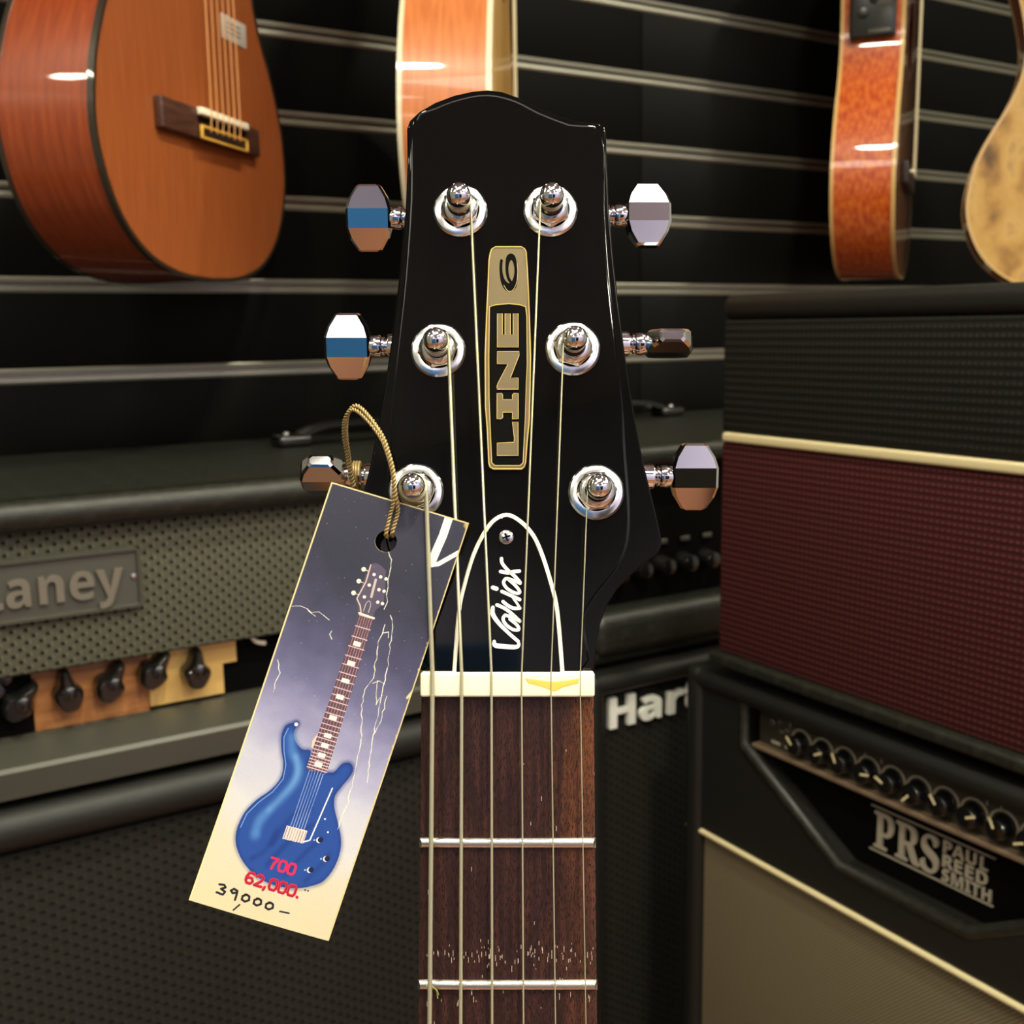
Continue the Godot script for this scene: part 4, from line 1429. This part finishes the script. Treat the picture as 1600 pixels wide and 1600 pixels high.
# ---------------------------------------------------------------- stack at the right
func right_stack() -> void:
	var o := thing("combo_amplifier", "black combo amplifier with knob row, silver logo and tan grille under the red cabinet", "amplifier", STACK)
	var w := 0.517
	var top := 0.803
	var bot := 0.36
	# front board with the cut-out for the controls
	var x_l := 0.0755
	var x_r := w - x_l
	var rec := [x_l, 0.787, x_l, 0.742, 0.194, 0.671, 0.323, 0.671, x_r, 0.742, x_r, 0.787]
	var b := MB.new()
	b.rbox(Vector3(w / 2, top - 0.011, -0.12), Vector3(w, 0.022, 0.25), 0.0105, 4)
	b.rbox(Vector3(w / 2, bot + 0.011, -0.12), Vector3(w, 0.022, 0.25), 0.0105, 4)
	for x in [0.011, w - 0.011]:
		b.rbox(Vector3(x, (top + bot) / 2, -0.12), Vector3(0.022, top - bot, 0.25), 0.008, 3)
	b.box(Vector3(w / 2, (top + bot) / 2, -0.235), Vector3(w - 0.02, top - bot - 0.02, 0.012))
	part("cabinet", b, M.tolex, o)
	var fbd := MB.new()
	# the board: left cheek, lower band, right cheek
	fbd.extr(P([0.004, 0.638, w - 0.004, 0.638, w - 0.004, 0.79, x_r, 0.79, x_r, 0.742, 0.323, 0.671, 0.194, 0.671, x_l, 0.742, x_l, 0.79, 0.004, 0.79]), [Vector2(0, -0.03), Vector2(0, -0.004), Vector2(0.0012, -0.0005), Vector2(0.003, 0.0)])
	part("front_board", fbd, M.tolex, o)
	var lip := MB.new()
	lip.tube(PackedVector3Array([Vector3(x_l, 0.79, -0.004), Vector3(x_l, 0.742, -0.004), Vector3(0.194, 0.671, -0.004), Vector3(0.2585, 0.6705, -0.004), Vector3(0.323, 0.671, -0.004), Vector3(x_r, 0.742, -0.004), Vector3(x_r, 0.79, -0.004)]), 0.006, 10)
	part("rolled_edge", lip, M.tolex_worn, o)
	var bk := MB.new()
	bk.box(Vector3(w / 2, 0.715, -0.028), Vector3(0.38, 0.15, 0.008))
	part("recess_panel", bk, M.black_satin, o)
	var cp := MB.new()
	cp.rbox(Vector3(w / 2, 0.7635, -0.02), Vector3(0.35, 0.039, 0.01), 0.001, 1)
	var panel := part("control_panel", cp, M.control_panel, o)
	var lp := MB.new()
	lp.rbox(Vector3(w / 2, 0.7435, -0.012), Vector3(0.352, 0.0045, 0.012), 0.0015, 2)
	part("panel_lip", lp, M.piping_brown, o)
	var kn := round_knob(0.0092, 0.012)
	var mk := MB.new()
	for i in 11:
		var x := 0.136 + i * 0.0251
		var k := inst("knob", kn, M.black_plastic, o)
		k.transform = at_z(x, 0.76, -0.015, [0.8, -1.1, 0.5, -1.35, 1.2, 2.4, 0.7, -1.15, 0.5, 2.0, 0.3][i])
		var pl := MB.new()
		pl.box(Vector3(0, 0.0055, 0.0121), Vector3(0.0017, 0.0085, 0.0009))
		part("pointer", pl, M.piping_cream, k, "pale pointer line")
		var arc := PackedVector2Array()
		for j in 13:
			arc.append(Vector2(x, 0.7605) + Vector2.from_angle(deg_to_rad(-15.0 + 210.0 * j / 12.0)) * 0.0117)
		mk.ribbon(arc, 0.0016, -0.0155, -0.0146)
	for br in [[0.122, 0.207], [0.224, 0.322], [0.334, 0.392]]:
		mk.ribbon(P([br[0], 0.7715, br[0], 0.7795, br[1], 0.7795, br[1], 0.7715]), 0.0013, -0.0155, -0.0146)
	part("panel_marking", mk, M.logo_tan, panel, "pale printed arcs and brackets")
	for x in [0.1035, 0.114]:
		var j := MB.new()
		j.lathe([0.0035, 0.0, 0.003, 0.004, 0.0, 0.005], 14, at_z(x, 0.7705 - (x - 0.1035) * 0.6, -0.015))
		part("indicator_lamp", j, M.chrome_soft, panel)
	for x in [0.105, 0.122, 0.205, 0.39]:
		var j := MB.new()
		j.rbox(Vector3(x, 0.7505, -0.0148), Vector3(0.011, 0.003, 0.001), 0.0004, 1)
		part("label_mark", j, M.logo_tan, panel)
	# logo
	var lg := MB.new()
	lg.ribbon(P([0.209, 0.7275, 0.326, 0.7275]), 0.001, -0.024, -0.0225)
	lg.ribbon(P([0.209, 0.6885, 0.326, 0.6885]), 0.001, -0.024, -0.0225)
	var logo := part("logo", lg, M.logo_tan, o, "silver logo lettering")
	text("lettering", "PRS", "Droid Serif", 700, M.logo_tan, 0.064, 0.0325, 0.002, at_z(0.2455, 0.708, -0.0225), logo)
	text("lettering", "PAUL", "Droid Sans", 700, M.logo_tan, 0.04, 0.0105, 0.0015, at_z(0.301, 0.72, -0.0225), logo)
	text("lettering", "REED", "Droid Sans", 700, M.logo_tan, 0.04, 0.0105, 0.0015, at_z(0.301, 0.708, -0.0225), logo)
	text("lettering", "SMITH", "Droid Sans", 700, M.logo_tan, 0.044, 0.0105, 0.0015, at_z(0.303, 0.696, -0.0225), logo)
	var gr := MB.new()
	gr.rbox(Vector3(w / 2, 0.507, -0.012), Vector3(w - 0.014, 0.254, 0.014), 0.004)
	part("grille", gr, M.grille_tan, o, "tan woven grille cloth")
	var pi := MB.new()
	pi.tube(PackedVector3Array([Vector3(0.001, 0.6352, -0.001), Vector3(w / 2, 0.6352, -0.001), Vector3(w - 0.001, 0.6352, -0.001)]), 0.0031, 8)
	part("piping", pi, M.piping_cream, o, "cream piping")
	for x in [0.05, w - 0.05]:
		for z in [-0.2, -0.04]:
			var f := MB.new()
			f.lathe([0.014, 0.0, 0.016, 0.012, 0.0, 0.012], 16, along(Vector3.UP, Vector3(x, 0.35, z)))
			part("rubber_foot", f, M.black_plastic, o)
	# cabinet with black and red grilles
	var v := thing("grille_amplifier", "tall amplifier with black upper and dark red lower grille divided by pale strip", "amplifier", STACK)
	var a0 := 0.040
	var a1 := 0.50
	var vb := MB.new()
	vb.rbox(Vector3((a0 + a1) / 2, 0.99, -0.125), Vector3(a1 - a0 - 0.004, 0.328, 0.225), 0.008, 3)
	vb.rbox(Vector3((a0 + a1) / 2, 1.1445, -0.12), Vector3(a1 - a0, 0.0225, 0.244), 0.009, 3)
	part("cabinet", vb, M.tolex, v)
	var bs := MB.new()
	bs.rbox(Vector3((a0 + a1) / 2, 0.8205, -0.115), Vector3(a1 - a0 + 0.004, 0.012, 0.25), 0.004, 3)
	part("base_rail", bs, M.tolex_worn, v)
	var g1 := MB.new()
	g1.rbox(Vector3((a0 + a1) / 2, 1.0835, -0.006), Vector3(a1 - a0 - 0.006, 0.1, 0.014), 0.003)
	part("upper_grille", g1, M.grille_dark, v, "black woven grille")
	var g2 := MB.new()
	g2.rbox(Vector3((a0 + a1) / 2, 0.925, -0.006), Vector3(a1 - a0 - 0.006, 0.198, 0.014), 0.003)
	part("lower_grille", g2, M.grille_red, v, "dark red woven grille")
	var st := MB.new()
	st.rbox(Vector3((a0 + a1) / 2 + 0.002, 1.0288, -0.002), Vector3(a1 - a0 - 0.008, 0.0085, 0.012), 0.0025, 3)
	part("divider_strip", st, M.piping_cream, v, "pale divider strip")
	for x in [a0 + 0.04, a1 - 0.04]:
		for z in [-0.2, -0.03]:
			var f := MB.new()
			f.lathe([0.013, 0.0, 0.015, 0.0125, 0.0, 0.0125], 16, along(Vector3.UP, Vector3(x, 0.803, z)))
			part("rubber_foot", f, M.black_plastic, v)
	# plain box that carries the pile, below the frame
	var s := thing("amplifier_box", "plain black box on the floor carrying the tan-grilled combo amplifier", "speaker cabinet", STACK)
	var sb := MB.new()
	sb.rbox(Vector3(w / 2, 0.175, -0.13), Vector3(0.54, 0.35, 0.29), 0.014, 3)
	part("cabinet", sb, M.tolex, s)


# ---------------------------------------------------------------- guitars on the wall
func body_outline(k: float, kx: float) -> Array:
	var half := P([0.0, -0.147, 0.06, -0.143, 0.115, -0.126, 0.156, -0.09, 0.178, -0.035, 0.174, 0.02, 0.156, 0.068, 0.132, 0.11, 0.117, 0.15, 0.114, 0.19, 0.122, 0.235, 0.132, 0.275, 0.13, 0.32, 0.105, 0.352, 0.06, 0.368, 0.0, 0.371])
	var s := smooth2(half, 5)
	var r := PackedVector2Array()
	for p in s:
		r.append(Vector2(p.x * k * kx, p.y * k))
	var full := r.duplicate()
	for i in range(r.size() - 2, 0, -1):
		full.append(Vector2(-r[i].x, r[i].y))
	return [full, r]


func acoustic(label: String, at: Transform3D, depth: float, k: float, top: Material, side: Material, edge: Material, strings: Material, short: String, called := "acoustic_guitar") -> Node3D:
	var o := thing(called, label, "guitar", at)
	var both := body_outline(k, 1.0)
	var full: PackedVector2Array = both[0]
	var half: PackedVector2Array = both[1]
	var sb := MB.new()
	sb.band(full, 0.001, -depth, 0.001, -0.001, sb.next())
	sb.cap(sb.inset(sb.ccw(full), 0.001), -depth, true)
	part("body_side", sb, side, o)
	var bb := MB.new()
	for z in [[-0.005, 0.0006], [-depth - 0.0006, -depth + 0.004]]:
		bb.band(full, 0.0, z[0], 0.0, z[1], bb.next())
		bb.band(full, 0.0, z[1], 0.004, z[1], -1)
		bb.band(full, 0.004, z[0], 0.0, z[0], -1)
	part("binding", bb, edge, o)
	# top with the sound hole
	var hole := Vector2(0, 0.19 * k)
	var hr := 0.045 * k
	var tb := MB.new()
	var poly := PackedVector2Array()
	for p in half:
		poly.append(Vector2(maxf(p.x - 0.003, 0.0), p.y))
	for i in 13:
		poly.append(hole + Vector2.from_angle(PI / 2 - PI * i / 12.0) * hr)
	for s in [1.0, -1.0]:
		var pp := PackedVector2Array()
		for p in poly:
			pp.append(Vector2(p.x * s, p.y))
		tb.cap(tb.ccw(pp), 0.0, false)
	part("soundboard", tb, top, o)
	var rb := MB.new()
	var rc := PackedVector2Array()
	for i in 40:
		rc.append(hole + Vector2.from_angle(TAU * i / 40.0) * (hr + 0.008))
	rb.ribbon(rc, 0.009, 0.0, 0.0004, true)
	part("rosette", rb, M.bridge_wood, o)
	var nk := MB.new()
	nk.rbox(Vector3(0, 0.52 * k, -0.012), Vector3(0.056, 0.31 * k, 0.024), 0.009, 3)
	nk.rbox(Vector3(0, 0.75 * k, -0.012), Vector3(0.07, 0.17 * k, 0.016), 0.006, 3)
	part("neck", nk, side, o)
	var fb := MB.new()
	fb.rbox(Vector3(0, 0.455 * k, 0.004), Vector3(0.054, 0.42 * k, 0.007), 0.002)
	part("fretboard", fb, M.ebony, o)
	var ht := at * Vector3(0, 0.655 * k, 0)
	hanger(ht, "black wall hook holding the neck of the %s" % short)
	return o


func hanger(p: Vector3, label: String) -> void:
	var q := WALL.affine_inverse() * p
	var o := thing("wall_hook", label, "hook", WALL)
	var b := MB.new()
	b.tube(PackedVector3Array([Vector3(q.x, q.y + 0.02, 0.0), Vector3(q.x, q.y + 0.02, q.z * 0.5), Vector3(q.x, q.y + 0.02, maxf(q.z - 0.045, 0.02))]), 0.006, 10)
	b.tube(PackedVector3Array([Vector3(q.x - 0.05, q.y + 0.02, q.z + 0.03), Vector3(q.x - 0.045, q.y + 0.02, q.z - 0.045), Vector3(q.x + 0.045, q.y + 0.02, q.z - 0.045), Vector3(q.x + 0.05, q.y + 0.02, q.z + 0.03)]), 0.006, 10)
	part("hook_arm", b, M.black_plastic, o)
	var d := MB.new()
	d.rbox(Vector3(q.x, q.y + 0.02, 0.005), Vector3(0.05, 0.07, 0.008), 0.003)
	part("wall_plate", d, M.black_plastic, o)


func string_set(o: Node3D, y0: float, z0: float, y1: float, sp0: float, sp1: float, r: float, m: Material) -> void:
	for i in 6:
		var f := i / 2.5 - 1.0
		var b := MB.new()
		b.tube(PackedVector3Array([Vector3(f * sp0, y0, z0), Vector3(f * lerpf(sp0, sp1, 0.5), lerpf(y0, y1, 0.5), z0), Vector3(f * sp1, y1, 0.011)]), r * (1.25 - 0.1 * i), 6)
		part("string", b, m, o)


func hung_guitars() -> void:
	var frame := func(x: float, y: float, z: float, turn: float) -> Transform3D:
		return Transform3D(Basis(Vector3.UP, deg_to_rad(turn)), Vector3(x, y, z))
	# classical guitar at the left
	var a := acoustic("classical guitar with orange-brown top and glossy red-brown side, hanging at upper left", frame.call(-0.2915, 1.325, -1.117, 76.0), 0.093, 1.0, M.top_cedar, M.side_red, M.binding_dark, M.nylon, "classical guitar with orange-brown top", "classical_guitar")
	var br := MB.new()
	br.rbox(Vector3(0.008, -0.0015, 0.004), Vector3(0.19, 0.028, 0.009), 0.002, 2)
	var bridge := part("bridge", br, M.bridge_wood, a, "dark brown bridge")
	var sd := MB.new()
	sd.rbox(Vector3(0.0225, 0.0095, 0.009), Vector3(0.094, 0.0065, 0.009), 0.001, 2)
	part("saddle", sd, M.bone, bridge, "cream saddle")
	var sl := MB.new()
	sl.box(Vector3(0.0215, 0.0025, 0.0088), Vector3(0.094, 0.005, 0.001))
	part("slot", sl, M.black_satin, bridge)
	var tb := MB.new()
	tb.rbox(Vector3(0.0205, -0.0095, 0.009), Vector3(0.092, 0.0125, 0.005), 0.001, 2)
	var tie := part("tie_block", tb, M.ebony, bridge, "dark tie block with gold edges")
	for e in [[-0.0045, 0.092, 0.0022, 0.0205], [-0.0148, 0.092, 0.0022, 0.0205]]:
		var g := MB.new()
		g.rbox(Vector3(e[3], e[0], 0.0118), Vector3(e[1], e[2], 0.003), 0.0008, 1)
		part("tie_edge", g, M.tie_gold, bridge)
	for x in [-0.0245, 0.0655]:
		var g := MB.new()
		g.rbox(Vector3(x, -0.0096, 0.0118), Vector3(0.0026, 0.0125, 0.003), 0.0008, 1)
		part("tie_edge", g, M.tie_gold, bridge)
	for i in 6:
		var f := i / 2.5 - 1.0
		var b := MB.new()
		b.tube(PackedVector3Array([Vector3(0.021 + f * 0.029, -0.0075, 0.0125), Vector3(0.021 + f * 0.029, 0.0095, 0.0138), Vector3(0.021 + f * 0.028, 0.12, 0.0135), Vector3(f * 0.022, 0.655, 0.012)]), [0.00075, 0.00065, 0.0006, 0.0006, 0.0007, 0.00075][i], 6)
		part("string", b, M.nylon, a)
	var sk := MB.new()
	sk.rbox(Vector3(0.0725, 0.1035, 0.0006), Vector3(0.052, 0.0235, 0.0006), 0.0002, 1)
	var sticker := part("sticker", sk, M.sticker, a, "pale paper sticker")
	var ink := MB.new()
	for i in 3:
		ink.ribbon(P([0.058, 0.1085 - i * 0.0045, 0.086, 0.1085 - i * 0.0045]), 0.0014, 0.0008, 0.00095)
	part("print", ink, M.plate_grey, sticker)
	# centre guitar, seen from its side
	var c := acoustic("acoustic guitar with orange side and tan top, hanging edge-on behind the headstock", frame.call(-0.002, 1.341, -1.259, 86.2), 0.088, 1.0, M.top_tan, M.side_orange, M.binding_white, M.bronze, "orange-sided guitar behind the headstock")
	var cb := MB.new()
	cb.rbox(Vector3(0, -0.004, 0.0045), Vector3(0.15, 0.03, 0.009), 0.003, 2)
	part("bridge", cb, M.ebony, c)
	string_set(c, -0.002, 0.0125, 0.65, 0.026, 0.019, 0.0006, M.bronze)
	# right guitar, seen from its side
	var d := acoustic("electro-acoustic guitar with flamed orange side, black preamp and brown top, above the red grille", frame.call(0.594, 1.345, -1.721, 67.2), 0.085, 1.03, M.top_brown, M.side_flame, M.binding_cream, M.bronze, "guitar with black preamp")
	var db := MB.new()
	db.rbox(Vector3(0, -0.004, 0.005), Vector3(0.16, 0.032, 0.01), 0.003, 2)
	part("bridge", db, M.ebony, d)
	var ds := MB.new()
	ds.rbox(Vector3(0.0, 0.002, 0.0115), Vector3(0.07, 0.004, 0.006), 0.001, 2)
	part("saddle", ds, M.bone, d)
	string_set(d, 0.0, 0.0135, 0.65, 0.027, 0.019, 0.0007, M.bronze)
	var pa := MB.new()
	pa.rbox(Vector3(-0.122, 0.222, -0.042), Vector3(0.014, 0.1, 0.062), 0.004, 2)
	var pre := part("preamp_panel", pa, M.black_plastic, d, "black preamp panel")
	var pw := MB.new()
	pw.rbox(Vector3(-0.1295, 0.1795, -0.033), Vector3(0.002, 0.006, 0.03), 0.0008, 1)
	part("panel_strip", pw, M.plate_grey, pre)
	for i in 3:
		var kb := MB.new()
		kb.lathe([0.007, 0.0, 0.006, 0.006, 0.0, 0.007], 16, along(Vector3.LEFT, Vector3(-0.129, 0.205 + 0.018 * i, -0.055 + 0.014 * (i % 2))))
		part("preamp_knob", kb, M.black_plastic, pre)
	var er := MB.new()
	er.box(Vector3(-0.1292, 0.229, -0.028), Vector3(0.001, 0.03, 0.02))
	part("display_window", er, M.control_panel, pre)
	# far right guitar, its mottled face to the room
	var e := acoustic("guitar with mottled yellow-brown face, cut by the right edge of the photo", frame.call(0.861, 1.32, -1.645, -18.0), 0.09, 1.06, M.top_mottled, M.side_orange, M.binding_cream, M.bronze, "mottled yellow-brown guitar")
	var eb := MB.new()
	eb.rbox(Vector3(0, -0.004, 0.0045), Vector3(0.15, 0.03, 0.009), 0.003, 2)
	part("bridge", eb, M.ebony, e)
	string_set(e, -0.002, 0.0125, 0.65, 0.026, 0.019, 0.0006, M.bronze)


# ---------------------------------------------------------------- the rest
func small_things() -> void:
	var o := thing("thread_scrap", "tiny tuft of yellowish thread caught under the thickest string at the second fret", "thread", GUITAR)
	var b := MB.new(MM)
	for k in [[-18.9, -69.9, 1.2, -17.9, -70.6, 1.6, -17.2, -72.0, 1.2, -17.0, -73.6, 1.0], [-19.6, -70.8, 1.0, -18.4, -70.4, 1.7, -17.2, -71.4, 1.5, -16.8, -72.6, 1.1], [-20.2, -70.2, 0.9, -19.0, -70.9, 1.3, -17.8, -70.9, 1.4]]:
		var p := PackedVector3Array()
		for i in range(0, k.size(), 3):
			p.append(Vector3(k[i], k[i + 1], k[i + 2]))
		b.tube(smooth3(p, 5), 0.16, 5)
	part("thread", b, mat(rgb(150, 146, 84), 0.8), o)
	# stand that carries the guitar, below the frame
	var s := thing("guitar_stand", "black floor stand carrying the electric guitar", "stand", Transform3D(Basis.IDENTITY, Vector3(0, 0, -0.15)))
	var sb := MB.new()
	sb.rbox(Vector3(0, 0.012, -0.03), Vector3(0.34, 0.024, 0.3), 0.01, 3)
	sb.rbox(Vector3(0, 0.13, -0.02), Vector3(0.05, 0.25, 0.03), 0.01, 3)
	part("base", sb, M.black_plastic, s)
	for x in [-0.08, 0.08]:
		var y := MB.new()
		y.rbox(Vector3(x, 0.252, 0.0), Vector3(0.1, 0.018, 0.11), 0.008, 3)
		part("cradle", y, M.black_plastic, s)
	# made-up blue board, added as the blue mirrored in the chrome
	var d := thing("added_blue_board", "added blue board on black feet, unseen behind the viewer, mirrored in the chrome", "divider", Transform3D(Basis(Vector3.UP, deg_to_rad(4.0)), Vector3(-0.3, 0, 0.75)))
	var db := MB.new()
	db.rbox(Vector3(0, 1.0, 0), Vector3(0.62, 0.7, 0.04), 0.012, 3)
	part("blue_board", db, M.added_blue, d)
	for x in [-0.24, 0.24]:
		var f := MB.new()
		f.rbox(Vector3(x, 0.34, 0), Vector3(0.03, 0.66, 0.03), 0.008, 2)
		f.rbox(Vector3(x, 0.012, 0), Vector3(0.06, 0.024, 0.36), 0.008, 2)
		part("foot", f, M.black_plastic, d)
	# black loudspeaker made up behind the viewer as the dark mirrored in the chrome
	var l := thing("added_loudspeaker", "black loudspeaker on a round pole stand beside the blue board, unseen and added to mirror dark in the chrome", "added_loudspeaker", Transform3D(Basis(Vector3.UP, deg_to_rad(180.0)), Vector3(0.3, 0, 0.85)))
	var lb := MB.new()
	lb.rbox(Vector3(0, 1.02, 0), Vector3(0.38, 0.56, 0.32), 0.02, 3)
	part("cabinet", lb, M.tolex, l)
	var lg := MB.new()
	lg.rbox(Vector3(0, 1.02, 0.162), Vector3(0.34, 0.5, 0.012), 0.004)
	part("grille", lg, M.grille_black, l)
	var lp := MB.new()
	lp.lathe([0.16, 0.0, 0.16, 0.02, 0.03, 0.03, 0.018, 0.05, 0.018, 0.745], 24, along(Vector3.UP, Vector3.ZERO))
	part("pole", lp, M.black_plastic, l)
